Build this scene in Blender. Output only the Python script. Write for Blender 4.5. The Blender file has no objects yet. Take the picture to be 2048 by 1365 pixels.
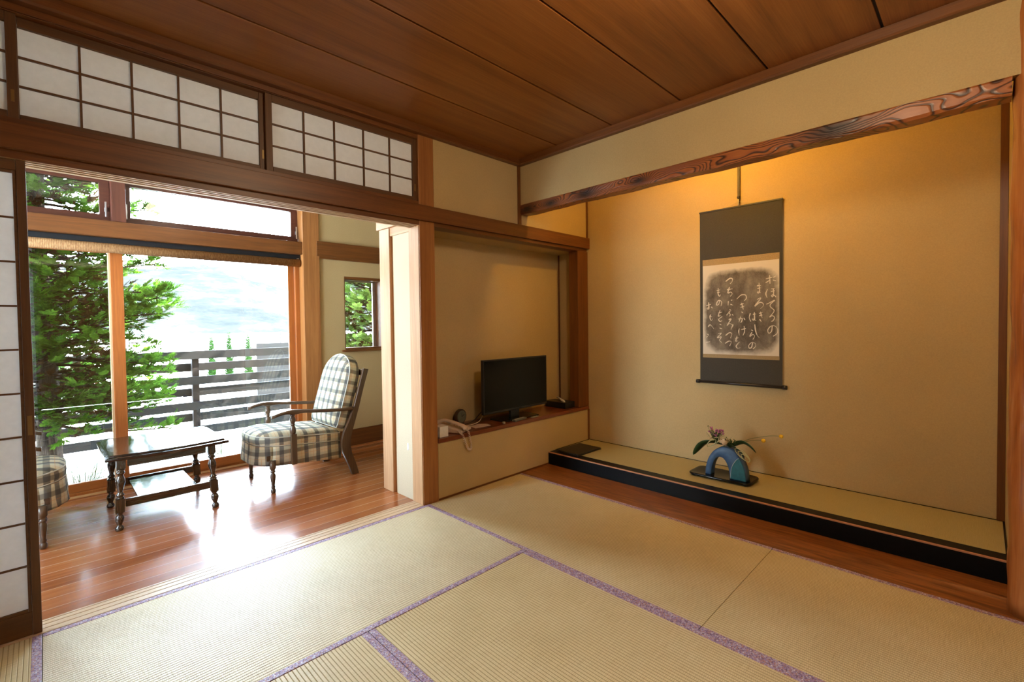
import bpy, bmesh, math, random
from mathutils import Vector, Matrix
R = math.radians
PI = math.pi
rnd = random.Random(7)
sc = bpy.context.scene
COL = sc.collection

# ------------------------------------------------------------------ camera
cam_d = bpy.data.cameras.new('camera')
cam = bpy.data.objects.new('camera', cam_d)
COL.objects.link(cam)
cam_d.sensor_width = 36.0
cam_d.lens = 939.13 / 2048 * 36.0
cam_d.shift_x = 28.55 / 2048
cam_d.shift_y = -10.81 / 2048
cam_d.clip_start = 0.02
cam_d.clip_end = 3000
yaw, pitch, roll = R(45.9558), R(-1.3501), R(-0.7844)
fw = Vector((math.cos(pitch) * math.cos(yaw), math.cos(pitch) * math.sin(yaw), math.sin(pitch)))
r0 = Vector((math.sin(yaw), -math.cos(yaw), 0))
u0 = r0.cross(fw)
cr, sr = math.cos(roll), math.sin(roll)
rt = cr * r0 + sr * u0
up = -sr * r0 + cr * u0
m = Matrix((rt, up, -fw)).transposed().to_4x4()
m.translation = Vector((-1.7121, -2.5285, 1.175))
cam.matrix_world = m
sc.camera = cam

# ------------------------------------------------------------------ world, lights, exposure
w = bpy.data.worlds.new('sky')
sc.world = w
w.use_nodes = True
wt = w.node_tree
bg = wt.nodes['Background']
tcw = wt.nodes.new('ShaderNodeTexCoord')
sep = wt.nodes.new('ShaderNodeSeparateXYZ')
rampw = wt.nodes.new('ShaderNodeValToRGB')
wt.links.new(tcw.outputs['Generated'], sep.inputs[0])
wt.links.new(sep.outputs['Z'], rampw.inputs[0])
wt.links.new(rampw.outputs[0], bg.inputs['Color'])
rampw.color_ramp.elements[0].color = (0.76, 0.88, 1.0, 1)
rampw.color_ramp.elements[1].color = (0.55, 0.76, 1.0, 1)
bg.inputs['Strength'].default_value = 66.0

def light(name, kind, loc, power, color, size=0.2, rot=(0, 0, 0), sizey=None, spread=None):
    d = bpy.data.lights.new(name, kind)
    d.energy = power
    d.color = color
    if kind == 'AREA':
        d.size = size
        if sizey:
            d.shape = 'RECTANGLE'; d.size_y = sizey
        if spread: d.spread = spread
    elif kind == 'SUN':
        d.angle = size
    else:
        d.shadow_soft_size = size
    o = bpy.data.objects.new(name, d)
    COL.objects.link(o)
    o.location = loc
    o.rotation_euler = rot
    return o

light('sun', 'SUN', (0, 8, 6), 90.0, (1.0, 0.95, 0.86), R(0.6), Vector((-0.62, 0.20, -0.76)).to_track_quat('-Z', 'Y').to_euler())
light('ceiling_lamp', 'POINT', (-0.45, -2.16, 2.25), 54.0, (1.0, 0.80, 0.53), 0.16)
light('alcove_lamp', 'POINT', (1.17, -1.27, 2.40), 29.0, (1.0, 0.58, 0.11), 0.05)
light('sunroom_fill', 'POINT', (-0.9, 1.05, 2.25), 5.0, (1.0, 0.86, 0.66), 0.12)  # unseen fill light added to brighten the sunroom
# sampling portals in the window openings
for nm, loc, sx, sy in [('portal_side', (-3.06, 1.05, 1.3), 1.4, 1.6), ('portal_main', (-2.2, 2.03, 0.96), 4.4, 1.75), ('portal_transom', (-2.2, 2.03, 2.12), 4.4, 0.34), ('portal_small', (0.62, 2.0, 1.31), 0.44, 0.74)]:
    p = light(nm, 'AREA', loc, 1, (1, 1, 1), sx, (R(-90), 0, R(90) if nm == 'portal_side' else 0), sy)
    p.data.cycles.is_portal = True

vs = sc.view_settings
sc.display_settings.display_device = 'sRGB'
vs.view_transform = 'Standard'
vs.look = 'None'
vs.exposure = 0.0
vs.gamma = 1.0
vs.use_curve_mapping = False
cy = sc.cycles
cy.use_denoising = True
try:
    cy.denoiser = 'OPENIMAGEDENOISE'
except Exception:
    pass
cy.max_bounces = 10
cy.diffuse_bounces = 6
cy.glossy_bounces = 4
cy.transmission_bounces = 6
cy.transparent_max_bounces = 16
cy.sample_clamp_indirect = 8
cy.caustics_reflective = False
cy.caustics_refractive = False

# ------------------------------------------------------------------ object helpers
def tag(o, label=None, cat=None, group=None, kind=None):
    if label: o['label'] = label
    if cat: o['category'] = cat
    if group: o['group'] = group
    if kind: o['kind'] = kind
    return o

def empty(name, loc=(0, 0, 0), rz=0.0, label=None, cat=None, group=None, kind=None, parent=None):
    o = bpy.data.objects.new(name, None)
    o.empty_display_size = 0.1
    COL.objects.link(o)
    o.location = loc
    o.rotation_euler = (0, 0, rz)
    if parent: o.parent = parent
    return tag(o, label, cat, group, kind)

class MB:
    """collects shapes, then builds one mesh object"""
    def __init__(s):
        s.v = []; s.f = []; s.mi = []; s.sm = []; s.m = 0; s.smooth = False
    def add(s, vs_, fs_):
        b = len(s.v)
        s.v += [tuple(p) for p in vs_]
        for f in fs_:
            s.f.append(tuple(b + i for i in f)); s.mi.append(s.m); s.sm.append(s.smooth)
        return s
    def box(s, x0, x1, y0, y1, z0, z1):
        vs_ = [(x, y, z) for x in (x0, x1) for y in (y0, y1) for z in (z0, z1)]
        return s.add(vs_, [(0, 1, 3, 2), (4, 6, 7, 5), (0, 4, 5, 1), (2, 3, 7, 6), (0, 2, 6, 4), (1, 5, 7, 3)])
    def obox(s, c, ax, ay, az):
        c, ax, ay, az = map(Vector, (c, ax, ay, az))
        vs_ = [c + a * ax + b * ay + d * az for a in (-1, 1) for b in (-1, 1) for d in (-1, 1)]
        return s.add(vs_, [(0, 1, 3, 2), (4, 6, 7, 5), (0, 4, 5, 1), (2, 3, 7, 6), (0, 2, 6, 4), (1, 5, 7, 3)])
    def prism(s, pts, a0, a1, axis='y'):
        """polygon pts (2d) pushed along axis from a0 to a1; for y: pts are (x,z); x: (y,z); z: (x,y)"""
        n = len(pts)
        def P(p, a):
            return {'y': (p[0], a, p[1]), 'x': (a, p[0], p[1]), 'z': (p[0], p[1], a)}[axis]
        vs_ = [P(p, a0) for p in pts] + [P(p, a1) for p in pts]
        fs_ = [tuple(range(n)), tuple(range(2 * n - 1, n - 1, -1))]
        fs_ += [(i, i + n, (i + 1) % n + n, (i + 1) % n) for i in range(n)]
        return s.add(vs_, fs_)
    def lathe(s, prof, c=(0, 0, 0), seg=20, tilt=None, cap=True):
        """prof: (r, z) from bottom to top"""
        c = Vector(c); b = []
        for (r, z) in prof:
            off = Vector((tilt[0] * z, tilt[1] * z, 0)) if tilt else Vector((0, 0, 0))
            b += [c + off + Vector((r * math.cos(2 * PI * k / seg), r * math.sin(2 * PI * k / seg), z)) for k in range(seg)]
        n = len(prof); fs_ = []
        for i in range(n - 1):
            for k in range(seg):
                k2 = (k + 1) % seg
                fs_.append((i * seg + k, i * seg + k2, (i + 1) * seg + k2, (i + 1) * seg + k))
        if cap:
            fs_.append(tuple(range(seg - 1, -1, -1)))
            fs_.append(tuple((n - 1) * seg + k for k in range(seg)))
        sm = s.smooth; s.smooth = True
        s.add(b, fs_); s.smooth = sm
        return s
    def tube(s, pts, r, seg=8, flat=None, cap=True):
        """tube through pts, r a number or a list; flat=(a,b) scales the two section axes"""
        pts = [Vector(p) for p in pts]; n = len(pts)
        rs = r if isinstance(r, (list, tuple)) else [r] * n
        t0 = (pts[1] - pts[0]).normalized()
        nrm = t0.orthogonal().normalized() if abs(t0.z) > 0.9 else t0.cross(Vector((0, 0, 1))).normalized()
        b = []
        for i, p in enumerate(pts):
            t = (pts[min(i + 1, n - 1)] - pts[max(i - 1, 0)])
            t = t.normalized() if t.length > 1e-9 else t0
            nrm = (nrm - t * nrm.dot(t))
            nrm = nrm.normalized() if nrm.length > 1e-6 else t.orthogonal().normalized()
            bn = t.cross(nrm)
            fa, fb = flat or (1, 1)
            b += [p + rs[i] * (fa * math.cos(2 * PI * k / seg) * nrm + fb * math.sin(2 * PI * k / seg) * bn) for k in range(seg)]
        fs_ = []
        for i in range(n - 1):
            for k in range(seg):
                k2 = (k + 1) % seg
                fs_.append((i * seg + k, i * seg + k2, (i + 1) * seg + k2, (i + 1) * seg + k))
        if cap:
            fs_.append(tuple(range(seg - 1, -1, -1)))
            fs_.append(tuple((n - 1) * seg + k for k in range(seg)))
        sm = s.smooth; s.smooth = True
        s.add(b, fs_); s.smooth = sm
        return s
    def sphere(s, c, r, seg=14, rings=8, sc_=(1, 1, 1), fn=None):
        c = Vector(c); b = []
        for i in range(rings + 1):
            th = PI * i / rings
            for k in range(seg):
                ph = 2 * PI * k / seg
                d = Vector((math.sin(th) * math.cos(ph) * sc_[0], math.sin(th) * math.sin(ph) * sc_[1], math.cos(th) * sc_[2]))
                q = r * (fn(d) if fn else 1)
                b.append(c + d * q)
        fs_ = [(i * seg + k, (i + 1) * seg + k, (i + 1) * seg + (k + 1) % seg, i * seg + (k + 1) % seg) for i in range(rings) for k in range(seg)]
        sm = s.smooth; s.smooth = True
        s.add(b, fs_); s.smooth = sm
        return s
    def grid(s, P, nu, nv, closed=False):
        """P(i, j) over nu x nv points"""
        b = [P(i, j) for i in range(nu) for j in range(nv)]
        fs_ = [(i * nv + j, (i + 1) * nv + j, (i + 1) * nv + j + 1, i * nv + j + 1) for i in range(nu - 1) for j in range(nv - 1)]
        if closed:
            fs_ += [((nu - 1) * nv + j, j, j + 1, (nu - 1) * nv + j + 1) for j in range(nv - 1)]
        return s.add(b, fs_)
    def build(s, name, mats, parent=None, bev=0.0, seg=2, origin=None, boxuv=False, fix=True, subd=0, auto=False):
        me = bpy.data.meshes.new(name)
        me.from_pydata(s.v, [], s.f)
        if not isinstance(mats, (list, tuple)): mats = [mats]
        for q in mats: me.materials.append(q)
        me.polygons.foreach_set('material_index', s.mi)
        me.polygons.foreach_set('use_smooth', s.sm)
        me.update()
        if fix:
            bm = bmesh.new(); bm.from_mesh(me)
            bmesh.ops.remove_doubles(bm, verts=bm.verts, dist=1e-5)
            bmesh.ops.recalc_face_normals(bm, faces=bm.faces)
            bm.to_mesh(me); bm.free()
        o = bpy.data.objects.new(name, me)
        COL.objects.link(o)
        if parent: o.parent = parent
        if boxuv:
            uv = me.uv_layers.new(name='UVMap')
            for p in me.polygons:
                n = p.normal
                ax = max(range(3), key=lambda i: abs(n[i]))
                for li in p.loop_indices:
                    c = me.vertices[me.loops[li].vertex_index].co
                    uv.data[li].uv = {2: (c.y, c.x), 0: (c.y, c.z), 1: (c.x, c.z)}[ax]
        if bev > 0:
            md = o.modifiers.new('bevel', 'BEVEL')
            md.width = bev; md.segments = seg; md.limit_method = 'ANGLE'; md.angle_limit = R(35)
        if subd:
            md = o.modifiers.new('sub', 'SUBSURF'); md.levels = subd; md.render_levels = subd
        return o

def box_obj(name, mat, dims, parent=None, bev=0.0, **k):
    b = MB(); b.box(*dims)
    return b.build(name, mat, parent, bev)

def struct(name, mb, mat, bev=0.0):
    o = mb.build(name, mat, None, bev)
    o['kind'] = 'structure'
    return o

def smooth_path(pts, n=6):
    """catmull-rom through pts"""
    P = [Vector(p) for p in pts]
    out = []
    for i in range(len(P) - 1):
        a = P[max(i - 1, 0)]; b = P[i]; c = P[i + 1]; d = P[min(i + 2, len(P) - 1)]
        for k in range(n):
            t = k / n
            out.append(0.5 * ((2 * b) + (c - a) * t + (2 * a - 5 * b + 4 * c - d) * t * t + (3 * b - a - 3 * c + d) * t ** 3))
    out.append(P[-1])
    return out

# ------------------------------------------------------------------ material helpers
class NT:
    def __init__(s, name):
        s.m = bpy.data.materials.new(name); s.m.use_nodes = True
        s.t = s.m.node_tree; s.t.nodes.clear()
        s.out = s.n('ShaderNodeOutputMaterial')
        s.co = s.n('ShaderNodeTexCoord').outputs['Object']
    def n(s, t, **k):
        q = s.t.nodes.new(t)
        for a, b in k.items(): setattr(q, a, b)
        return q
    def l(s, a, b): s.t.links.new(a, b)
    def put(s, q, i, v):
        if hasattr(v, 'is_linked') or hasattr(v, 'links'): s.l(v, q.inputs[i])
        else: q.inputs[i].default_value = v
    def math(s, op, a, b=0.0, c=None):
        q = s.n('ShaderNodeMath', operation=op)
        s.put(q, 0, a); s.put(q, 1, b)
        if c is not None: s.put(q, 2, c)
        return q.outputs[0]
    def sepxyz(s, v=None):
        q = s.n('ShaderNodeSeparateXYZ'); s.l(v or s.co, q.inputs[0]); return q.outputs
    def map(s, scale=(1, 1, 1), rot=(0, 0, 0), loc=(0, 0, 0), v=None):
        q = s.n('ShaderNodeMapping'); s.l(v or s.co, q.inputs[0])
        q.inputs['Scale'].default_value = scale; q.inputs['Rotation'].default_value = rot; q.inputs['Location'].default_value = loc
        return q.outputs[0]
    def noise(s, v, scale=5, detail=4, rough=0.5, dist=0.0):
        q = s.n('ShaderNodeTexNoise'); s.l(v, q.inputs['Vector'])
        q.inputs['Scale'].default_value = scale; q.inputs['Detail'].default_value = detail
        q.inputs['Roughness'].default_value = rough; q.inputs['Distortion'].default_value = dist
        return q.outputs['Fac']
    def ramp(s, f, stops, interp='LINEAR'):
        q = s.n('ShaderNodeValToRGB'); s.put(q, 0, f)
        e = q.color_ramp; e.interpolation = interp
        while len(e.elements) < len(stops): e.elements.new(0.5)
        for el, (p, c) in zip(e.elements, stops):
            el.position = p
            el.color = (*c, 1) if isinstance(c, (tuple, list)) else (c, c, c, 1)
        return q.outputs[0]
    def mix(s, f, a, b, mode='MIX'):
        q = s.n('ShaderNodeMix', data_type='RGBA', blend_type=mode)
        s.put(q, 0, f)
        for i, v in ((6, a), (7, b)):
            if isinstance(v, (tuple, list)): q.inputs[i].default_value = (*v, 1)
            else: s.l(v, q.inputs[i])
        return q.outputs[2]
    def bump(s, h, strength=0.3, dist=0.002, nrm=None):
        q = s.n('ShaderNodeBump'); s.l(h, q.inputs['Height'])
        q.inputs['Strength'].default_value = strength; q.inputs['Distance'].default_value = dist
        if nrm: s.l(nrm, q.inputs['Normal'])
        return q.outputs[0]
    def pbr(s, color, rough=0.5, spec=0.5, nrm=None, metal=0.0, coat=0.0, aniso=None, emit=None, estr=0, link=True):
        q = s.n('ShaderNodeBsdfPrincipled')
        if isinstance(color, (tuple, list)): q.inputs['Base Color'].default_value = (*color, 1)
        else: s.l(color, q.inputs['Base Color'])
        s.put(q, 'Roughness', rough)
        q.inputs['Specular IOR Level'].default_value = spec
        q.inputs['Metallic'].default_value = metal
        q.inputs['Coat Weight'].default_value = coat
        if coat: q.inputs['Coat Roughness'].default_value = 0.12
        if nrm: s.l(nrm, q.inputs['Normal'])
        if aniso:
            q.inputs['Anisotropic'].default_value = aniso[0]
            cx = s.n('ShaderNodeCombineXYZ')
            for i in range(3): cx.inputs[i].default_value = aniso[1][i]
            s.l(cx.outputs[0], q.inputs['Tangent'])
        if emit:
            q.inputs['Emission Color'].default_value = (*emit, 1); q.inputs['Emission Strength'].default_value = estr
        if link: s.l(q.outputs[0], s.out.inputs[0])
        return q.outputs[0]

def plain(name, color, rough=0.5, spec=0.5, metal=0.0, coat=0.0, vary=0.08, scale=30):
    t = NT(name)
    f = t.noise(t.co, scale, 3)
    lo = tuple(max(0, c * (1 - vary)) for c in color); hi = tuple(min(1, c * (1 + vary)) for c in color)
    t.pbr(t.ramp(f, [(0.3, lo), (0.7, hi)]), rough, spec, None, metal, coat)
    return t.m

_wc = {}
def wood(name, dark, light_, axis='x', grain=26, stretch=0.05, rough=0.45, coat=0.0, fine=0.35, spec=0.5, bump=0.15):
    key = (name, axis)
    if key in _wc: return _wc[key]
    t = NT(name + '_' + axis)
    i = 'xyz'.index(axis)
    s1 = [grain] * 3; s1[i] = grain * stretch
    s2 = [grain * 9] * 3; s2[i] = grain * 0.35
    a = t.noise(t.map(tuple(s1)), 1.0, 4, 0.55, 1.2)
    b = t.noise(t.map(tuple(s2)), 1.0, 3, 0.6)
    f = t.math('ADD', t.math('MULTIPLY', a, 1 - fine), t.math('MULTIPLY', b, fine))
    big = t.noise(t.map((0.9, 0.9, 0.9)), 1.0, 2)
    f = t.math('ADD', f, t.math('MULTIPLY', t.math('SUBTRACT', big, 0.5), 0.25))
    mid = tuple((p + q) / 2 for p, q in zip(dark, light_))
    c = t.ramp(f, [(0.28, dark), (0.5, mid), (0.72, light_)])
    t.pbr(c, rough, spec, t.bump(f, bump, 0.001), 0, coat)
    _wc[key] = t.m
    return t.m

def TRIM(ax): return wood('cedar_trim', (0.072, 0.021, 0.0035), (0.19, 0.064, 0.012), ax, 28, 0.04, 0.42)
def POST(ax): return wood('cedar_post', (0.20, 0.070, 0.016), (0.42, 0.175, 0.050), ax, 26, 0.035, 0.45)
def PALE(ax): return wood('pale_and_bounce_lit_wood', (0.42, 0.26, 0.13), (0.66, 0.46, 0.27), ax, 30, 0.04, 0.5)
def LIT_WOOD(ax): return wood('daylit_trim_wood', (0.40, 0.21, 0.10), (0.62, 0.39, 0.22), ax, 28, 0.035, 0.45)  # post wood lightened: daylight from the left put into the colour
def SASH(ax): return wood('sash_wood', (0.22, 0.058, 0.010), (0.42, 0.13, 0.025), ax, 24, 0.04, 0.38)
def DSASH(ax): return wood('dark_sash_wood', (0.06, 0.016, 0.010), (0.13, 0.040, 0.022), ax, 24, 0.04, 0.35)
def DARK(ax): return wood('dark_lacquered_oak', (0.012, 0.007, 0.004), (0.055, 0.026, 0.010), ax, 40, 0.06, 0.22, 0.5)
def FRM(ax): return wood('shoji_frame_wood', (0.062, 0.024, 0.006), (0.14, 0.056, 0.014), ax, 30, 0.04, 0.5)

def plaster(name, color, v=0.10):
    t = NT(name)
    n1 = t.noise(t.co, 160, 5, 0.7)
    n2 = t.noise(t.co, 1.7, 3, 0.5)
    f = t.math('ADD', t.math('MULTIPLY', n1, 0.6), t.math('MULTIPLY', n2, 0.4))
    lo = tuple(c * (1 - v) for c in color); hi = tuple(c * (1 + v) for c in color)
    t.pbr(t.ramp(f, [(0.35, lo), (0.65, hi)]), 0.9, 0.15, t.bump(n1, 0.35, 0.0015))
    return t.m
M_WALL = plaster('ochre_plaster', (0.46, 0.333, 0.160))
M_WALL2 = plaster('daylit_plaster', (0.58, 0.50, 0.36))  # wall plaster lightened, side daylight painted into its colour
M_WHITE_CEIL = plaster('cream_board', (0.60, 0.52, 0.38))

def tatami(ax):
    """woven rush; ax: direction of the ribs"""
    t = NT('tatami_ribs_' + ax)
    s = t.sepxyz()
    ac = s[1] if ax == 'x' else s[0]
    al = s[0] if ax == 'x' else s[1]
    # ribs
    ph = t.math('FRACT', t.math('DIVIDE', ac, 0.0138))
    tri = t.math('ABSOLUTE', t.math('SUBTRACT', ph, 0.5))           # 0 centre .. 0.5 valley
    valley = t.ramp(tri, [(0.34, 0.0), (0.5, 1.0)])
    # the little stitches along each rib
    st = t.math('FRACT', t.math('ADD', t.math('DIVIDE', al, 0.0062), t.math('MULTIPLY', t.math('FLOOR', t.math('DIVIDE', ac, 0.0138)), 0.5)))
    stv = t.math('ABSOLUTE', t.math('SUBTRACT', st, 0.5))
    sc1 = (420, 14, 10) if ax == 'x' else (14, 420, 10)
    fib = t.noise(t.map(sc1), 1.0, 2, 0.6)
    big = t.noise(t.co, 3.0, 3)
    base = t.ramp(t.math('ADD', t.math('MULTIPLY', fib, 0.65), t.math('MULTIPLY', big, 0.35)),
                  [(0.30, (0.48, 0.375, 0.19)), (0.5, (0.62, 0.50, 0.27)), (0.70, (0.72, 0.61, 0.37))])
    c = t.mix(t.math('MULTIPLY', valley, 0.75), base, (0.15, 0.10, 0.04))
    c = t.mix(t.math('MULTIPLY', t.ramp(stv, [(0.30, 0.0), (0.5, 1.0)]), 0.38), c, (0.25, 0.17, 0.07))
    h = t.math('SUBTRACT', t.math('MULTIPLY', fib, 0.12), valley)
    nr = t.bump(h, 0.5, 0.0016)
    tang = (1, 0, 0) if ax == 'x' else (0, 1, 0)
    pq = t.pbr(c, t.math('ADD', 0.56, t.math('MULTIPLY', valley, 0.4)), 0.8, nr, 0, 0, (0.6, tang))
    t.l(t.math('SUBTRACT', 0.8, t.math('MULTIPLY', valley, 0.75)), pq.node.inputs['Specular IOR Level'])
    return t.m

def brocade(ax):
    """purple cloth edging with a row of small flowers; ax: direction it runs"""
    t = NT('purple_brocade_' + ax)
    s = t.sepxyz()
    al, ac = (s[0], s[1]) if ax == 'x' else (s[1], s[0])
    k = 0.0040
    u = t.math('FRACT', t.math('DIVIDE', al, k)); v = t.math('FRACT', t.math('DIVIDE', ac, k))
    ui = t.math('FLOOR', t.math('DIVIDE', al, k)); vi = t.math('FLOOR', t.math('DIVIDE', ac, k))
    cmb = t.n('ShaderNodeCombineXYZ'); t.l(ui, cmb.inputs[0]); t.l(vi, cmb.inputs[1])
    wn = t.n('ShaderNodeTexWhiteNoise', noise_dimensions='2D'); t.l(cmb.outputs[0], wn.inputs['Vector'])
    cells = t.ramp(wn.outputs['Value'], [(0.0, (0.17, 0.10, 0.17)), (0.25, (0.32, 0.22, 0.35)), (0.60, (0.40, 0.21, 0.19)), (0.80, (0.44, 0.38, 0.48))], 'CONSTANT')
    fu = t.math('FRACT', t.math('DIVIDE', al, 0.045))
    au = t.math('MULTIPLY', t.math('ABSOLUTE', t.math('SUBTRACT', fu, 0.5)), 0.045)
    fv = t.math('FRACT', t.math('DIVIDE', t.math('ADD', ac, 0.0), 0.0275))
    av = t.math('MULTIPLY', t.math('ABSOLUTE', t.math('SUBTRACT', fv, 0.5)), 0.0275)
    rr = t.math('SQRT', t.math('ADD', t.math('MULTIPLY', au, au), t.math('MULTIPLY', av, av)))
    fl = t.ramp(rr, [(0.0028, 1.0), (0.0036, 0.0)])
    c = t.mix(fl, cells, (0.75, 0.72, 0.78))
    t.pbr(c, 0.6, 0.5, t.bump(wn.outputs['Value'], 0.15, 0.0006))
    return t.m

def glass(name='window_glass', refl=0.06):
    t = NT(name)
    tr = t.n('ShaderNodeBsdfTransparent'); tr.inputs[0].default_value = (0.97, 0.985, 0.98, 1)
    gl = t.n('ShaderNodeBsdfGlossy'); gl.inputs['Roughness'].default_value = 0.0
    fr = t.n('ShaderNodeFresnel'); fr.inputs[0].default_value = 1.5
    f = t.math('MULTIPLY', fr.outputs[0], 1.6)
    mx = t.n('ShaderNodeMixShader'); t.l(f, mx.inputs[0]); t.l(tr.outputs[0], mx.inputs[1]); t.l(gl.outputs[0], mx.inputs[2])
    t.l(mx.outputs[0], t.out.inputs[0])
    return t.m

def paper(name, color, trans=0.45):
    t = NT(name)
    n = t.noise(t.co, 35, 5, 0.65)
    c = t.ramp(n, [(0.3, tuple(x * 0.93 for x in color)), (0.7, color)])
    d = t.n('ShaderNodeBsdfDiffuse'); t.l(c, d.inputs[0])
    q = t.n('ShaderNodeBsdfTranslucent'); t.l(c, q.inputs[0])
    mx = t.n('ShaderNodeMixShader'); mx.inputs[0].default_value = trans
    t.l(d.outputs[0], mx.inputs[1]); t.l(q.outputs[0], mx.inputs[2]); t.l(mx.outputs[0], t.out.inputs[0])
    return t.m

M_PAPER = paper('shoji_paper', (0.82, 0.81, 0.80), 0.42)
M_GLASS = glass()
M_BLACK = plain('black_lacquer', (0.004, 0.0045, 0.005), 0.12, 0.3)
M_BLACKP = plain('black_plastic', (0.010, 0.011, 0.013), 0.35, 0.4)
M_METAL = plain('brushed_metal', (0.65, 0.65, 0.66), 0.3, 0.5, 1.0)
M_WHITEP = plain('cream_plastic', (0.62, 0.50, 0.42), 0.4, 0.5)
M_WHITE = plain('white_card', (0.70, 0.68, 0.66), 0.7, 0.3)
M_BRASS = plain('dull_brass', (0.22, 0.13, 0.045), 0.4, 0.5, 0.6)

# ================================================================== SETTING
YW = 1.80            # inner face of the outer wall of the sunroom
XL, XR2 = -2.67, 2.6
XE = -3.0           # left end of the sunroom, out of view
YB = -3.66
ZC = 2.45

# sunroom floor: strip boards
def plank_mat():
    t = NT('glossy_strip_floor')
    s = t.sepxyz()
    bw = 0.101
    iy = t.math('FLOOR', t.math('DIVIDE', s[1], bw))
    fy = t.math('FRACT', t.math('DIVIDE', s[1], bw))
    wn = t.n('ShaderNodeTexWhiteNoise', noise_dimensions='1D'); t.l(iy, wn.inputs['W'])
    cmb = t.n('ShaderNodeCombineXYZ'); t.l(s[0], cmb.inputs[0]); t.l(s[1], cmb.inputs[1]); t.l(t.math('MULTIPLY', wn.outputs[0], 9.0), cmb.inputs[2])
    g = t.noise(t.map((2.2, 55, 1), v=cmb.outputs[0]), 1.0, 5, 0.6, 0.8)
    f2 = t.noise(t.map((14, 420, 1), v=cmb.outputs[0]), 1.0, 2, 0.6)
    f = t.math('ADD', t.math('MULTIPLY', g, 0.6), t.math('ADD', t.math('MULTIPLY', f2, 0.22), t.math('MULTIPLY', wn.outputs[0], 0.22)))
    c = t.ramp(f, [(0.30, (0.23, 0.062, 0.017)), (0.5, (0.33, 0.098, 0.026)), (0.72, (0.44, 0.155, 0.045))])
    e = t.math('ABSOLUTE', t.math('SUBTRACT', fy, 0.5))
    gap = t.ramp(e, [(0.478, 0.0), (0.488, 1.0)])
    c = t.mix(t.math('MULTIPLY', gap, 0.8), c, (0.75, 0.52, 0.36))  # joints painted pale: window highlights on the bevels put into the colour
    lf = t.noise(t.map((1.5, 7, 1)), 1.0, 2)
    h = t.math('SUBTRACT', t.math('ADD', t.math('MULTIPLY', f2, 0.03), t.math('MULTIPLY', lf, 0.35)), gap)
    t.pbr(c, 0.24, 0.5, t.bump(h, 0.14, 0.0008), 0, 0.35)
    return t.m
b = MB(); b.box(XE, XR2, 0.1185, 1.865, -0.04, 0.0)
struct('floor', b, plank_mat())
b = MB(); b.box(XE, XR2, 1.868, 1.925, -0.04, 0.001)
struct('trim_1', b, wood('light_floor_edge', (0.38, 0.19, 0.07), (0.55, 0.32, 0.14), 'x', 26, 0.04, 0.3))
# tatami room sub floor
b = MB(); b.box(XE, 1.95, YB, 1.95, -0.12, -0.056)
struct('floor.001', b, plain('subfloor', (0.2, 0.12, 0.06), 0.8))

# threshold with running grooves
b = MB()
for y0, y1 in ((0.001, 0.036), (0.040, 0.071), (0.075, 0.100), (0.104, 0.117)):
    b.box(XL, 0.044, y0, y1, -0.04, 0.001)
b.box(XL, 0.044, 0.001, 0.117, -0.05, -0.006)
struct('trim_2', b, wood('worn_threshold', (0.50, 0.33, 0.19), (0.70, 0.52, 0.34), 'x', 30, 0.04, 0.35), 0.001)

# head beam of the opening: front rail, grooved underside
b = MB()
b.box(XL, 0.044, 0.0, 0.115, 1.866, 1.955)
b.box(XL, 0.044, 0.0, 0.004, 1.823, 1.866)
struct('trim_3', b, TRIM('x'))
b = MB()
for y0, y1 in ((0.0042, 0.012), (0.030, 0.042), (0.060, 0.072), (0.091, 0.115)):
    b.box(XL, 0.044, y0, y1, 1.822, 1.8655)
struct('trim_26', b, PALE('x'))  # ribs made pale: bounce light from the floor put into their colour
b = MB(); b.box(XL, 1.895, -0.024, -0.0005, 1.853, 1.95)
struct('trim_4', b, TRIM('x'), 0.002)                               # long face rail
# niche head: rail under the face rail, right of the post
b = MB(); b.box(0.164, 1.88, 0.0, 0.10, 1.828, 1.95)
struct('trim_5', b, TRIM('x'), 0.001)

# posts
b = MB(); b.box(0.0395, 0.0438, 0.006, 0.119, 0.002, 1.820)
struct('trim_27', b, LIT_WOOD('z'), 0.001)  # added facing on the post's left side, daylight painted into its wood
b = MB(); b.box(0.044, 0.164, 0.0, 0.120, -0.04, 2.44)
struct('trim_6', b, POST('z'), 0.003)
b = MB(); b.box(0.968, 1.004, -0.008, 0.03, 1.951, 2.44)
struct('trim_7', b, TRIM('z'), 0.002)
b = MB(); b.box(1.742, 1.895, 0.0, 0.10, 0.416, 1.828)
struct('trim_8', b, TRIM('z'), 0.003)
b = MB(); b.box(1.872, 1.8955, -0.006, -0.0005, 0.104, 0.384)
b.box(1.872, 1.8955, -0.006, -0.0005, 1.951, 2.60)
struct('trim_9', b, TRIM('z'), 0.001)
# ceiling edge moulding
b = MB()
b.prism([(0.0, 2.401), (-0.034, 2.401), (-0.04, 2.409), (-0.04, 2.449), (0.0, 2.449)], XL, 0.955, 'x')
struct('trim_10', b, TRIM('x'))
b = MB()
b.prism([(0.995, 2.401), (0.961, 2.401), (0.955, 2.409), (0.955, 2.449), (0.995, 2.449)], YB, 0.0, 'y')
struct('trim_11', b, TRIM('y'))

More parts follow.
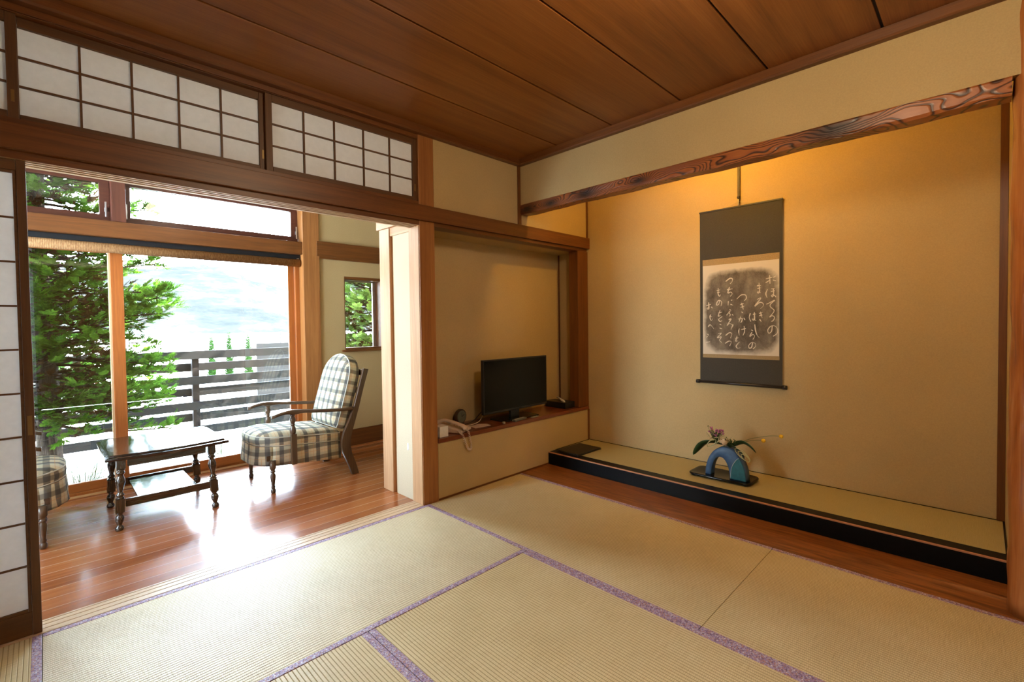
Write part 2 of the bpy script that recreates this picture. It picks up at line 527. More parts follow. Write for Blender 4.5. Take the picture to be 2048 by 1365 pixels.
# ceiling boards
def ceil_mat():
    t = NT('reddish_ceiling_board')
    s = t.sepxyz()
    iy = t.math('FLOOR', t.math('DIVIDE', t.math('ADD', s[1], 0.40), 0.4535))
    wn = t.n('ShaderNodeTexWhiteNoise', noise_dimensions='1D'); t.l(iy, wn.inputs['W'])
    cmb = t.n('ShaderNodeCombineXYZ'); t.l(s[0], cmb.inputs[0]); t.l(s[1], cmb.inputs[1]); t.l(t.math('MULTIPLY', wn.outputs[0], 9.0), cmb.inputs[2])
    g = t.noise(t.map((0.7, 16, 1), v=cmb.outputs[0]), 1.0, 4, 0.5, 0.4)
    f2 = t.noise(t.map((5, 240, 1), v=cmb.outputs[0]), 1.0, 3, 0.6)
    f = t.math('ADD', t.math('MULTIPLY', g, 0.5), t.math('ADD', t.math('MULTIPLY', f2, 0.35), t.math('MULTIPLY', wn.outputs[0], 0.12)))
    c = t.ramp(f, [(0.30, (0.150, 0.047, 0.009)), (0.48, (0.240, 0.083, 0.017)), (0.68, (0.325, 0.122, 0.029))])
    t.pbr(c, 0.42, 0.4, t.bump(f2, 0.12, 0.0008))
    return t.m
b = MB()
ys = [0.0, -0.40, -0.853, -1.306, -1.759, -2.213, -2.666, -3.12, -3.57, YB]
for a, c in zip(ys[:-1], ys[1:]):
    b.box(XL, 0.995, c + 0.0055, a - 0.0055, 2.450, 2.462)
struct('ceiling', b, ceil_mat(), 0.001)
b = MB(); b.box(XL, 1.0, YB, 0.0, 2.4625, 2.475)
struct('trim_12', b, plain('dark_gap', (0.012, 0.005, 0.002), 0.8))

# wall on the opening side: plaster fields
b = MB()
b.box(0.165, 0.967, 0.001, 0.05, 1.951, 2.44)
b.box(1.005, 1.8955, 0.001, 0.05, 1.951, 2.60)
b.box(0.165, 1.8955, 0.0, 0.05, -0.056, 0.384)
struct('wall_left', b, M_WALL)
# thin foot rail under the niche
b = MB(); b.box(0.165, 1.304, -0.003, -0.0002, 0.0, 0.012)
struct('baseboard_left', b, TRIM('x'))
# niche: back, sides, corner stick
b = MB()
b.box(0.121, 1.8955, 0.3105, 0.40, 0.0, 2.3)
b.box(0.1, 0.164, 0.1205, 0.3105, 0.4, 1.9)
b.box(1.86, 1.8955, 0.1005, 0.3105, 0.4, 1.9)
b.box(0.164, 1.86, 0.10, 0.3105, 1.8285, 1.86)
struct('wall_niche', b, M_WALL)
b = MB(); b.box(1.849, 1.8595, 0.300, 0.3102, 0.415, 1.828)
struct('trim_13', b, TRIM('z'))

# alcove (tokonoma) walls
b = MB(); b.box(1.896, 1.95, -2.64, 0.5, 0.0, 2.62)
struct('wall_alcove_back', b, M_WALL)
b = MB(); b.box(1.15, 1.8955, -2.70, -2.616, 0.0, 2.62)
struct('wall_alcove_right', b, M_WALL)
b = MB(); b.box(1.882, 1.8955, -2.6155, -2.585, 0.105, 2.62)
struct('trim_14', b, TRIM('z'), 0.001)
b = MB(); b.box(1.0, 1.95, -2.70, 0.0, 2.62, 2.64)
struct('ceiling_alcove', b, M_WHITE_CEIL)
# wall over the alcove beam
b = MB(); b.box(0.995, 1.055, -2.70, 0.0, 2.106, 2.62)
b.box(0.995, 1.055, YB, -2.73, 0.0, 2.45)
struct('wall_right', b, M_WALL)

# back and side of the room, behind the viewer
b = MB(); b.box(XL - 0.05, 1.05, YB - 0.05, YB, -0.05, 2.475)
struct('wall_back', b, M_WALL)
b = MB(); b.box(XL - 0.05, XL, YB, 0.0, -0.05, 2.475)
b.box(XE, XL - 0.051, 0.05, 0.117, -0.05, 2.475); b.box(XE - 0.05, XE, 0.05, 0.35, -0.05, 2.475)
b.box(XE - 0.05, XE, 1.75, 1.95, -0.05, 2.475); b.box(XE - 0.05, XE, 0.35, 1.75, -0.05, 0.50); b.box(XE - 0.05, XE, 0.35, 1.75, 2.1, 2.475)
struct('wall_side', b, M_WALL)
# sunroom: inner wall past the short screen, right end, ceiling
b = MB(); b.box(0.10, XR2, 0.405, 0.46, 0.0, 2.45)
b.box(XR2, XR2 + 0.05, 0.405, 1.95, -0.05, 2.475)
struct('wall_sunroom', b, M_WALL)
b = MB(); b.box(XE, XR2, 0.118, 1.95, 2.45, 2.475)
struct('ceiling_sunroom', b, M_WHITE_CEIL)

# outer wall with the windows
b = MB()
b.box(0.16, XR2, YW, 1.95, -0.04, 0.949)
b.box(0.16, 0.404, YW, 1.95, 0.949, 1.665)
b.box(0.822, XR2, YW, 1.95, 0.949, 1.665)
b.box(0.16, XR2, YW, 1.95, 1.665, 2.45)
b.box(XE, 0.16, YW + 0.04, 1.95, 2.30, 2.45)
struct('wall_outer', b, M_WALL)
b = MB(); b.box(0.007, 0.158, 1.785, 1.95, -0.04, 2.45)
struct('trim_15', b, POST('z'), 0.003)
b = MB(); b.box(XE, 0.0065, 1.795, 1.935, 1.838, 1.95)
struct('trim_16', b, TRIM('x'), 0.002)
b = MB(); b.box(0.13, XR2, 1.772, 1.7845, 1.835, 1.975)
b.box(0.1585, XR2, 1.7845, 1.7995, 1.815, 1.975)
struct('trim_17', b, TRIM('x'), 0.002)
b = MB(); b.box(0.1585, XR2, 1.788, 1.7995, 0.001, 0.16)
struct('baseboard_outer', b, TRIM('x'), 0.002)
# roof eave outside
b = MB(); b.box(-5.2, 4.0, 1.951, 2.62, 2.62, 2.70)
b.box(-5.2, 4.0, 2.62, 2.66, 2.58, 2.74)
b.box(-5.2, 4.0, -4.0, 1.951, 2.66, 2.72)
struct('roof', b, plain('eave_wood', (0.09, 0.06, 0.04), 0.7))
b = MB(); b.box(-5.2, XE - 0.051, 1.80, 1.95, -0.3, 2.62); b.box(XR2 + 0.051, 4.0, 1.80, 1.95, -0.3, 2.62)
b.box(-5.2, 4.0, 1.92, 1.95, 2.476, 2.62)
struct('wall_facade', b, plain('grey_render', (0.35, 0.33, 0.30), 0.85))

# short screen wall beside the post
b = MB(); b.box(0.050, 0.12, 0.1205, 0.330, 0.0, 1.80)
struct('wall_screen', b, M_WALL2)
b = MB(); b.box(0.060, 0.12, 0.3305, 0.354, 0.0, 1.80)
struct('trim_18', b, POST('z'))
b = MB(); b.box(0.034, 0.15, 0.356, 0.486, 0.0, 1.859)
struct('trim_19', b, LIT_WOOD('z'), 0.003)
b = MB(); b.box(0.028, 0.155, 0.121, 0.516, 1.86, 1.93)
struct('trim_20', b, LIT_WOOD('y'), 0.002)
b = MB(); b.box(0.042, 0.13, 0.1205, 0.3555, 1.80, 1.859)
struct('trim_21', b, LIT_WOOD('y'), 0.002)
# cream sealing patch on the screen plaster, a small repair mark
b = MB(); b.smooth = True
b.prism([(0.185 + 0.011 * math.cos(a * PI / 8), 0.352 + 0.026 * math.sin(a * PI / 8)) for a in range(16)], 0.0490, 0.0499, 'x')
struct('trim_22', b, plain('pale_filler', (0.80, 0.80, 0.80), 0.6))

# ---------------------------------------------------------------- windows
def pane(name, x0, x1, z0, z1, y, parent):
    o = box_obj(name, M_GLASS, (x0, x1, y - 0.002, y + 0.002, z0, z1), parent)
    return o
# big sliding window
w1 = empty('window_1', (0, 0, 0), kind='structure')
b = MB()
b.box(XE, 0.0065, 1.926, 1.99, -0.04, 0.018)
b.box(-0.030, 0.0065, 1.885, 1.93, 0.0, 1.837)
b.box(-0.020, 0.0065, 1.93, 1.99, 0.018, 1.837)
b.box(XE, XE + 0.04, 1.90, 1.99, 0.018, 1.837)
b.box(XE + 0.04, -0.03, 1.90, 1.99, 1.80, 1.837)
b.build('window_frame', SASH('z'), w1, 0.002)
s1 = empty('sash', parent=w1)
b = MB()
b.box(-1.349, -1.275, 1.915, 1.945, 0.019, 1.80); b.box(-0.085, -0.032, 1.915, 1.945, 0.019, 1.80)
b.build('stile', SASH('z'), s1, 0.002)
b = MB(); b.box(-1.274, -0.086, 1.917, 1.943, 0.019, 0.092); b.box(-1.274, -0.086, 1.917, 1.943, 1.74, 1.80)
b.build('rail', SASH('x'), s1, 0.002)
pane('pane', -1.2745, -0.0855, 0.091, 1.741, 1.93, s1)
b = MB(); b.box(-1.2744, -1.2555, 1.905, 1.9149, 1.035, 1.105); b.box(-1.270, -1.258, 1.893, 1.905, 1.015, 1.055)
b.build('latch', M_WHITE, s1, 0.002)
s2 = empty('sash', parent=w1)
b = MB()
b.box(-1.360, -1.300, 1.952, 1.982, 0.019, 1.80); b.box(-2.58, -2.52, 1.952, 1.982, 0.019, 1.80)
b.build('stile', PALE('z'), s2, 0.002)
b = MB(); b.box(-2.5195, -1.3605, 1.954, 1.980, 0.019, 0.080); b.box(-2.5195, -1.3605, 1.954, 1.980, 1.74, 1.80)
b.build('rail', SASH('x'), s2, 0.002)
pane('pane', -2.52, -1.36, 0.079, 1.741, 1.967, s2)
s3 = empty('sash', parent=w1)
b = MB(); b.box(-2.515, -2.455, 1.915, 1.945, 0.019, 1.80); b.box(XE + 0.041, XE + 0.1, 1.915, 1.945, 0.019, 1.80)
b.build('stile', SASH('z'), s3, 0.002)
b = MB(); b.box(XE + 0.1, -2.5155, 1.917, 1.943, 0.019, 0.092); b.box(XE + 0.1, -2.5155, 1.917, 1.943, 1.74, 1.80)
b.build('rail', SASH('x'), s3, 0.002)
pane('pane', XE + 0.1, -2.515, 0.091, 1.741, 1.93, s3)
# transom lights
b = MB(); b.box(-1.340, -1.258, 1.80, 1.945, 1.951, 2.30)
b.box(XE, 0.0065, 1.80, 1.945, 2.285, 2.30)
struct('trim_23', b, DSASH('z'), 0.002)
for nm, x0, x1, hx in (('window_2', XE + 0.01, -1.341, (-1.365,)), ('window_3', -1.2575, 0.004, (-1.248, -0.012))):
    wn_ = empty(nm, (0, 0, 0), kind='structure')
    fr = 0.05
    b = MB()
    b.box(x0, x1, 1.90, 1.94, 1.951, 1.951 + 0.058); b.box(x0, x1, 1.90, 1.94, 2.240, 2.285)
    b.box(x0, x0 + (0.036 if nm == 'window_3' else fr), 1.90, 1.94, 2.009, 2.240)
    b.box(x1 - 0.058, x1, 1.90, 1.94, 2.009, 2.240)
    b.build('window_frame', DSASH('x'), wn_, 0.002)
    pane('pane', x0 + 0.03, x1 - 0.055, 2.00, 2.245, 1.925, wn_)
    for h in hx:
        b = MB(); b.box(h - 0.006, h + 0.006, 1.875, 1.884, 1.99, 2.10); b.box(h - 0.008, h + 0.008, 1.884, 1.8995, 2.03, 2.06)
        b.build('lever_handle', M_METAL, wn_, 0.003)
w5 = empty('added_window', (0, 0, 0), kind='structure')  # unseen end window, added to bring in daylight from the left
b = MB(); b.box(XE - 0.045, XE + 0.005, 0.351, 0.385, 0.501, 2.099); b.box(XE - 0.045, XE + 0.005, 1.715, 1.749, 0.501, 2.099)
b.box(XE - 0.045, XE + 0.005, 0.385, 1.715, 0.501, 0.535); b.box(XE - 0.045, XE + 0.005, 0.385, 1.715, 2.065, 2.099)
b.build('window_frame', SASH('z'), w5, 0.002)
b = MB(); b.box(XE - 0.022, XE - 0.018, 0.38, 1.72, 0.53, 2.07); b.build('pane', M_GLASS, w5)
# small side window
w4 = empty('window_4', (0, 0, 0), kind='structure')
b = MB()
b.box(0.4045, 0.8215, 1.80, 1.97, 1.636, 1.6645); b.box(0.4045, 0.8215, 1.80, 1.97, 0.9495, 0.964)
b.box(0.812, 0.8215, 1.80, 1.97, 0.964, 1.636); b.box(0.4045, 0.412, 1.80, 1.97, 0.964, 1.636)
b.build('window_frame', TRIM('x'), w4, 0.002)
b = MB(); b.box(0.366, 0.86, 1.770, 1.7995, 0.930, 0.949)
b.build('window_sill', TRIM('x'), w4, 0.002)
b = MB(); b.box(0.780, 0.8118, 1.93, 1.95, 0.965, 1.635); b.box(0.413, 0.78, 1.93, 1.95, 1.626, 1.635)
b.build('sash', M_METAL, w4, 0.001)
pane('pane', 0.413, 0.781, 0.965, 1.627, 1.94, w4)

# ================================================================== ALCOVE
M_KEYAKI = wood('alcove_floor_board', (0.070, 0.018, 0.005), (0.36, 0.125, 0.030), 'y', 30, 0.13, 0.30, 0.0, 0.25, 0.35)
b = MB(); b.box(0.9755, 1.3045, -2.73, -0.0035, -0.04, 0.001)
struct('trim_24', b, M_KEYAKI, 0.001)
plat = empty('alcove_platform', (1.6, -1.3, 0), 0, 'raised alcove platform with straw matting top and black lacquered front edge', 'platform')
def L(o, root):
    """parts built in world coordinates, hung on a root that stands elsewhere"""
    o.parent = root
    o.matrix_parent_inverse = Matrix.Translation(-root.location) if abs(root.rotation_euler.z) < 1e-6 else (Matrix.Translation(root.location) @ root.rotation_euler.to_matrix().to_4x4()).inverted()
    return o
b = MB()
b.box(1.3048, 1.400, -2.6155, -0.0005, -0.04, 0.1015)
L(b.build('black_sill', plain('satin_black_lacquer', (0.004, 0.005, 0.006), 0.35, 0.12), None, 0.002), plat)['label'] = 'glossy black lacquered front sill'
b = MB(); b.box(1.3045, 1.3160, -2.612, -0.001, 0.0955, 0.1025)
L(b.build('edge_inlay', wood('pinkish_inlay', (0.42, 0.19, 0.10), (0.52, 0.26, 0.15), 'y', 30, 0.03, 0.35)), plat)['label'] = 'thin salmon wood inlay along the edge'
t = NT('fine_straw_matting'); s = t.sepxyz()
fb = t.noise(t.map((12, 500, 10)), 1.0, 2, 0.6); fb2 = t.noise(t.map((300, 300, 10)), 1.0, 2)
t.pbr(t.ramp(t.math('ADD', t.math('MULTIPLY', fb, 0.5), t.math('MULTIPLY', fb2, 0.5)), [(0.3, (0.33, 0.27, 0.115)), (0.7, (0.47, 0.40, 0.19))]), 0.45, 0.6, t.bump(fb, 0.2, 0.0008))
b = MB(); b.box(1.4005, 1.8885, -2.6075, -0.008, 0.03, 0.1018)
L(b.build('straw_matting', t.m), plat)
b = MB(); b.box(1.8886, 1.8955, -2.6155, -0.001, 0.03, 0.105); b.box(1.4005, 1.8885, -2.6155, -2.6080, 0.03, 0.105); b.box(1.4005, 1.8885, -0.0079, -0.001, 0.03, 0.105)
L(b.build('black_edging', M_BLACK), plat)

# charred beam with flame grain
def flame_mat():
    t = NT('charred_flame_grain')
    v = t.map((3.2, 1.0, 3.2))
    n0 = t.noise(t.map((3.4, 2.2, 5.0)), 1.0, 2, 0.5)
    # knots: dark blobs round which the rings run
    s = t.sepxyz()
    knots = [(-0.31, 2.062, 0.035), (-0.62, 2.070, 0.05), (-1.02, 2.066, 0.03), (-2.03, 2.075, 0.075), (-0.08, 2.06, 0.05)]
    field = t.math('MULTIPLY', n0, 4.6)
    dark = None
    for ky, kz, kr in knots:
        dy = t.math('DIVIDE', t.math('SUBTRACT', s[1], ky), kr * 2.3); dz = t.math('DIVIDE', t.math('SUBTRACT', s[2], kz), kr)
        d2 = t.math('ADD', t.math('MULTIPLY', dy, dy), t.math('MULTIPLY', dz, dz))
        g = t.math('POWER', 2.718, t.math('MULTIPLY', d2, -0.55))
        field = t.math('ADD', field, t.math('MULTIPLY', g, 1.3))
        g2 = t.math('POWER', 2.718, t.math('MULTIPLY', d2, -1.3))
        dark = g2 if dark is None else t.math('ADD', dark, g2)
    field = t.math('ADD', field, t.math('MULTIPLY', s[2], 9.0))
    n1 = t.noise(t.map((9, 5, 9)), 1.0, 3, 0.5)
    ring = t.math('FRACT', t.math('ADD', t.math('MULTIPLY', field, 6.5), t.math('MULTIPLY', n1, 0.6)))
    line = t.ramp(ring, [(0.0, 1.0), (0.10, 0.9), (0.26, 0.0), (0.80, 0.0), (1.0, 1.0)])
    fine = t.noise(t.map((160, 14, 160)), 1.0, 2)
    base = t.ramp(t.math('ADD', t.math('MULTIPLY', ring, 0.6), t.math('MULTIPLY', fine, 0.4)), [(0.2, (0.23, 0.062, 0.014)), (0.8, (0.38, 0.120, 0.028))])
    c = t.mix(t.math('MULTIPLY', line, 0.92), base, (0.018, 0.008, 0.007))
    c = t.mix(t.math('MINIMUM', t.math('MULTIPLY', dark, 0.95), 0.95), c, (0.010, 0.006, 0.006))
    t.pbr(c, 0.38, 0.5, t.bump(t.math('SUBTRACT', 1.0, line), 0.6, 0.0018))
    return t.m
b = MB()
N = 60
def bp(i, j):
    y = -2.60 + 2.598 * i / (N - 1)
    wob = 0.0016 * math.sin(y * 9) + 0.001 * math.sin(y * 23 + 1)
    prof = [(0.9925, 2.105), (0.9905, 2.098), (0.9905, 2.045), (0.998, 2.032), (1.080, 2.032), (1.086, 2.040), (1.086, 2.105)]
    x, z = prof[j]
    return (x + (wob if j < 3 else 0), y, z + (wob * 1.5 if 1 < j < 6 else 0))
b.grid(bp, N, 7)
b.add([bp(0, j) for j in range(7)], [tuple(range(7))]); b.add([bp(N - 1, j) for j in range(7)], [tuple(range(7))])
b.add([bp(0, 0), bp(0, 6), bp(N - 1, 6), bp(N - 1, 0)], [(0, 1, 2, 3)])
o = b.build('alcove_beam', flame_mat())
tag(o, 'dark charred wooden beam with flame grain and knots over the alcove', 'beam')

# natural log pillar at the right edge
t = NT('polished_log'); a = t.noise(t.map((22, 22, 1.2)), 1.0, 4, 0.55, 1.0); a2 = t.noise(t.map((130, 130, 4)), 1.0, 3)
f = t.math('ADD', t.math('MULTIPLY', a, 0.7), t.math('MULTIPLY', a2, 0.3))
t.pbr(t.ramp(f, [(0.34, (0.17, 0.045, 0.010)), (0.5, (0.33, 0.10, 0.022)), (0.68, (0.47, 0.19, 0.06))]), 0.28, 0.5, t.bump(f, 0.25, 0.002), 0, 0.25)
b = MB(); b.smooth = True
nz, ns = 44, 28
def lp(i, j):
    z = 0.001 + 2.447 * i / (nz - 1)
    a = 2 * PI * j / ns
    r = 0.088 + 0.0022 * math.sin(z * 7 + 2 * a) + 0.0018 * math.sin(z * 17 + a * 3) + 0.0015 * math.sin(z * 31 + 5 * a)
    return (1.052 + r * math.cos(a), -2.690 + r * math.sin(a), z)
b.grid(lambda i, j: lp(i, j), nz, ns + 1)
b.add([lp(0, j) for j in range(ns)], [tuple(range(ns))]); b.add([lp(nz - 1, j) for j in range(ns)], [tuple(range(ns))])
o = b.build('log_pillar', t.m)
tag(o, 'polished rounded log pillar at the right end of the alcove', 'pillar')

# wooden shelf of the niche
o = box_obj('wall_shelf', wood('shelf_wood', (0.10, 0.022, 0.008), (0.22, 0.058, 0.018), 'x', 26, 0.04, 0.28, 0.3), (0.1655, 1.888, -0.008, 0.3095, 0.3845, 0.4145), None, 0.003)
tag(o, 'long reddish brown shelf board of the recessed niche carrying the television', 'shelf')

# ================================================================== TATAMI
TM = {a: tatami(a) for a in 'xy'}
BR = {a: brocade(a) for a in 'xy'}
BW = 0.0275
def mat(x0, x1, y0, y1, ax, label):
    g = 0.0012
    x0 += g; x1 -= g; y0 += g; y1 -= g
    root = empty('tatami_mat', ((x0 + x1) / 2, (y0 + y1) / 2, -0.055), 0, label, 'tatami mat', 'straw tatami mats covering the room')
    if ax == 'x': d = (x0, x1, y0 + BW, y1 - BW)
    else: d = (x0 + BW, x1 - BW, y0, y1)
    b = MB(); b.box(d[0], d[1], d[2], d[3], -0.055, -0.0008)
    L(b.build('woven_straw', TM[ax], None), root)
    for k in (0, 1):
        if ax == 'x':
            yy = y0 if k == 0 else y1 - BW
            ox, oy, dx, dy = x0, yy, x1 - x0, BW
        else:
            xx = x0 if k == 0 else x1 - BW
            ox, oy, dx, dy = xx, y0, BW, y1 - y0
        b = MB(); b.box(0, dx, 0, dy, -0.0545, 0.0004)
        o = b.build('cloth_border', BR[ax], None, 0.0012)
        o.location = (ox, oy, 0)
        L(o, root)
    return root
mat(-1.7455, 0.0555, -0.891, -0.0005, 'x', 'pale tatami mat lying along the sunroom threshold, lit by the window')
mat(0.0555, 0.9735, -1.782, -0.0045, 'y', 'tatami mat between the wall under the niche shelf and the alcove floor board')
mat(0.0555, 0.9735, -3.56, -1.782, 'y', 'tatami mat nearest the log pillar, in the bottom right corner')
mat(-0.845, 0.0555, -2.69, -0.891, 'y', 'tatami mat in the bottom middle, left of the two beside the alcove')
mat(-1.7455, -0.845, -2.69, -0.891, 'y', 'tatami mat of which a corner shows at the bottom edge, below the pale one')
mat(-2.66, -1.7455, -1.782, -0.0005, 'y', 'tatami mat in the bottom left corner, below the sliding paper door')

# ================================================================== SHOJI
sd = empty('shoji_door', (-2.2, 0.026, 0.001), 0, 'tall sliding paper door with wooden lattice at the left edge', 'sliding door')
D0, D1 = -2.62, -1.745
y0, y1 = 0.0135, 0.0285
def P_(b, name, m, bev=0.0015, root=sd): return L(b.build(name, m, None, bev), root)
for xa, xb in ((D0, D0 + 0.026), (D1 - 0.026, D1)):
    b = MB(); b.box(xa, xb, y0 - 0.003, y1, 0.002, 1.822); P_(b, 'stile', FRM('z'))
b = MB(); b.box(D0 + 0.0265, D1 - 0.0265, y0, y1, 1.782, 1.821); P_(b, 'top_rail', FRM('x'))
b = MB(); b.box(D0 + 0.0265, D1 - 0.0265, y0, y1, 0.0025, 0.092); P_(b, 'bottom_board', FRM('x'))
b = MB()
b.box(D0 + 0.0265, D0 + 0.036, y0 + 0.003, y1 - 0.004, 0.093, 1.781); b.box(D1 - 0.036, D1 - 0.0265, y0 + 0.003, y1 - 0.004, 0.093, 1.781)
b.box(D0 + 0.0365, D1 - 0.0365, y0 + 0.003, y1 - 0.004, 0.093, 0.103); b.box(D0 + 0.0365, D1 - 0.0365, y0 + 0.003, y1 - 0.004, 1.771, 1.781)
for k in range(1, 10):
    z = 0.103 + k * (1.771 - 0.103) / 10 
    b.box(D0 + 0.0365, D1 - 0.0365, y0 + 0.005, y1 - 0.004, z - 0.0035, z + 0.0035)
for k in range(1, 4):
    x = D0 + (D1 - D0) * k / 4
    b.box(x - 0.0035, x + 0.0035, y0 + 0.0045, y1 - 0.0045, 0.103, 1.771)
P_(b, 'lattice', FRM('x'), 0)
b = MB(); b.box(D0 + 0.02, D1 - 0.02, y1 - 0.0038, y1 - 0.0032, 0.09, 1.785); P_(b, 'paper', M_PAPER, 0)
b = MB(); b.box(D1 - 0.020, D1 - 0.0065, y0 - 0.0042, y0 - 0.003, 0.775, 0.85)
b.box(D1 - 0.018, D1 - 0.0085, y0 - 0.0045, y0 - 0.0042, 0.779, 0.846); P_(b, 'finger_pull', M_BRASS, 0.0004)

def transom(x0, x1, yc, mx, pull, label):
    root = empty('transom_screen', ((x0 + x1) / 2, yc, 1.975), 0, label, 'paper screen', 'sliding paper screens of the transom')
    a, c = yc - 0.009, yc + 0.009
    for xa, xb in ((x0, x0 + 0.032), (x1 - 0.030, x1)):
        b = MB(); b.box(xa, xb, a, c, 1.976, 2.372); P_(b, 'stile', FRM('z'), 0.0012, root)
    for za, zb in ((1.976, 2.004), (2.336, 2.372)):
        b = MB(); b.box(x0 + 0.0325, x1 - 0.0305, a, c, za, zb); P_(b, 'rail', FRM('x'), 0.0012, root)
    b = MB()
    for z in (2.113, 2.224): b.box(x0 + 0.0325, x1 - 0.0305, a + 0.004, c - 0.003, z - 0.0035, z + 0.0035)
    for x in mx: b.box(x - 0.004, x + 0.004, a + 0.0035, c - 0.0035, 2.0045, 2.3355)
    P_(b, 'lattice', FRM('x'), 0, root)
    b = MB(); b.box(x0 + 0.02, x1 - 0.02, c - 0.0028, c - 0.0022, 1.995, 2.345); P_(b, 'paper', M_PAPER, 0, root)
    b = MB()
    xp = x1 - 0.020 if pull > 0 else x0 + 0.008
    b.box(xp, xp + 0.010, a - 0.0012, a, 2.04, 2.085); P_(b, 'finger_pull', M_BRASS, 0.0003, root)
transom(-2.66, -1.757, 0.026, [-2.48, -2.31, -2.14, -1.97, -1.87], 1, 'paper transom screen cut by the top left corner of the view')
transom(-1.787, -0.866, 0.048, [-1.577, -1.408, -1.238, -1.066], 1, 'wide paper transom screen above the sunroom view, middle one')
transom(-0.872, 0.044, 0.026, [-0.676, -0.504, -0.325, -0.150], 1, 'paper transom screen next to the square post, right one')
# tracks of the transom
b = MB()
b.box(XL, 0.044, 0.0, 0.10, 1.956, 1.975)
b.box(XL, 0.044, -0.0, 0.012, 2.375, 2.40); b.box(XL, 0.044, 0.012, 0.10, 2.373, 2.45); b.box(XL, 0.044, 0.0, 0.012, 2.4005, 2.45)
struct('trim_25', b, TRIM('x'), 0.001)

# ================================================================== ROLLER BLIND
t = NT('woven_brown_blind'); s = t.sepxyz()
g1 = t.math('ABSOLUTE', t.math('SUBTRACT', t.math('FRACT', t.math('DIVIDE', s[0], 0.0085)), 0.5))
g2 = t.math('ABSOLUTE', t.math('SUBTRACT', t.math('FRACT', t.math('DIVIDE', s[2], 0.004)), 0.5))
f = t.math('MAXIMUM', t.ramp(g1, [(0.34, 0.0), (0.46, 1.0)]), t.math('MULTIPLY', t.ramp(g2, [(0.3, 0.0), (0.5, 1.0)]), 0.5))
c = t.mix(f, t.ramp(t.noise(t.map((300, 30, 60)), 1.0, 3), [(0.3, (0.22, 0.10, 0.035)), (0.7, (0.44, 0.26, 0.12))]), (0.10, 0.04, 0.015))
t.pbr(c, 0.8, 0.2, t.bump(f, 0.3, 0.001))
rb = empty('roller_blind', (-1.3, 1.855, 1.837), 0, 'brown woven roller blind rolled up over the big window', 'blind')
b = MB(); b.box(-2.95, 0.004, 1.845, 1.895, 1.797, 1.8365)
L(b.build('head_rail', M_BLACKP, None, 0.002), rb)['label'] = 'black head rail'
b = MB()
rr = [Vector((0, 1.853 + 0.0345 * math.cos(2 * PI * k / 20), 1.764 + 0.0345 * math.sin(2 * PI * k / 20))) for k in range(20)]
b.smooth = True
b.add([(x, v.y, v.z) for x in (-2.94, -0.004) for v in rr], [(k, (k + 1) % 20, 20 + (k + 1) % 20, 20 + k) for k in range(20)])
b.smooth = False
b.add([(x, v.y, v.z) for x in (-2.94, -0.004) for v in rr], [tuple(range(20)), tuple(range(39, 19, -1))])
L(b.build('rolled_cloth', t.m, None), rb)
b = MB(); b.box(-0.030, -0.012, 1.838, 1.846, 1.800, 1.806)
L(b.build('bracket', M_METAL, None), rb)

# ================================================================== ARMCHAIR
def plaid():
    t = NT('plaid_cotton')
    uv = t.n('ShaderNodeUVMap').outputs[0]
    wob = t.noise(uv, 9, 2)
    s = t.sepxyz(uv)
    P = 0.088
    def bands(c):
        f = t.math('FRACT', t.math('ADD', t.math('DIVIDE', c, P), t.math('MULTIPLY', wob, 0.10)))
        return (t.ramp(f, [(0.0, 0), (0.03, 1), (0.33, 1), (0.37, 0)]),
                t.ramp(f, [(0.34, 0), (0.36, 0.8), (0.55, 0.8), (0.58, 0)]),
                t.ramp(f, [(0.76, 0), (0.77, 1), (0.79, 1), (0.80, 0)]))
    a1, a2, a3 = bands(s[0]); b1, b2, b3 = bands(s[1])
    base = (0.62, 0.55, 0.38)
    c = t.mix(t.math('MULTIPLY', t.math('MAXIMUM', b2, 0.0), 0.55), base, (0.36, 0.42, 0.34))
    c = t.mix(t.math('MULTIPLY', a2, 0.35), c, (0.40, 0.42, 0.34))
    c = t.mix(t.math('MULTIPLY', a1, 0.74), c, (0.025, 0.032, 0.060))
    c = t.mix(t.math('MULTIPLY', b1, 0.66), c, (0.035, 0.045, 0.050))
    c = t.mix(t.math('MULTIPLY', t.math('MAXIMUM', a3, b3), 0.5), c, (0.55, 0.22, 0.06))
    wv = t.noise(uv, 900, 2)
    big = t.noise(t.co, 14, 3)
    t.pbr(c, 0.85, 0.35, t.bump(t.math('ADD', t.math('MULTIPLY', wv, 0.1), big), 0.35, 0.006))
    return t.m
M_PLAID = plaid()
M_PIPE = plain('pale_piping', (0.55, 0.56, 0.50), 0.8, 0.2)
CHW = wood('armchair_wood', (0.030, 0.014, 0.006), (0.115, 0.060, 0.026), 'z', 32, 0.05, 0.34, 0.3)
CHX = wood('armchair_wood', (0.030, 0.014, 0.006), (0.115, 0.060, 0.026), 'x', 32, 0.05, 0.34, 0.3)

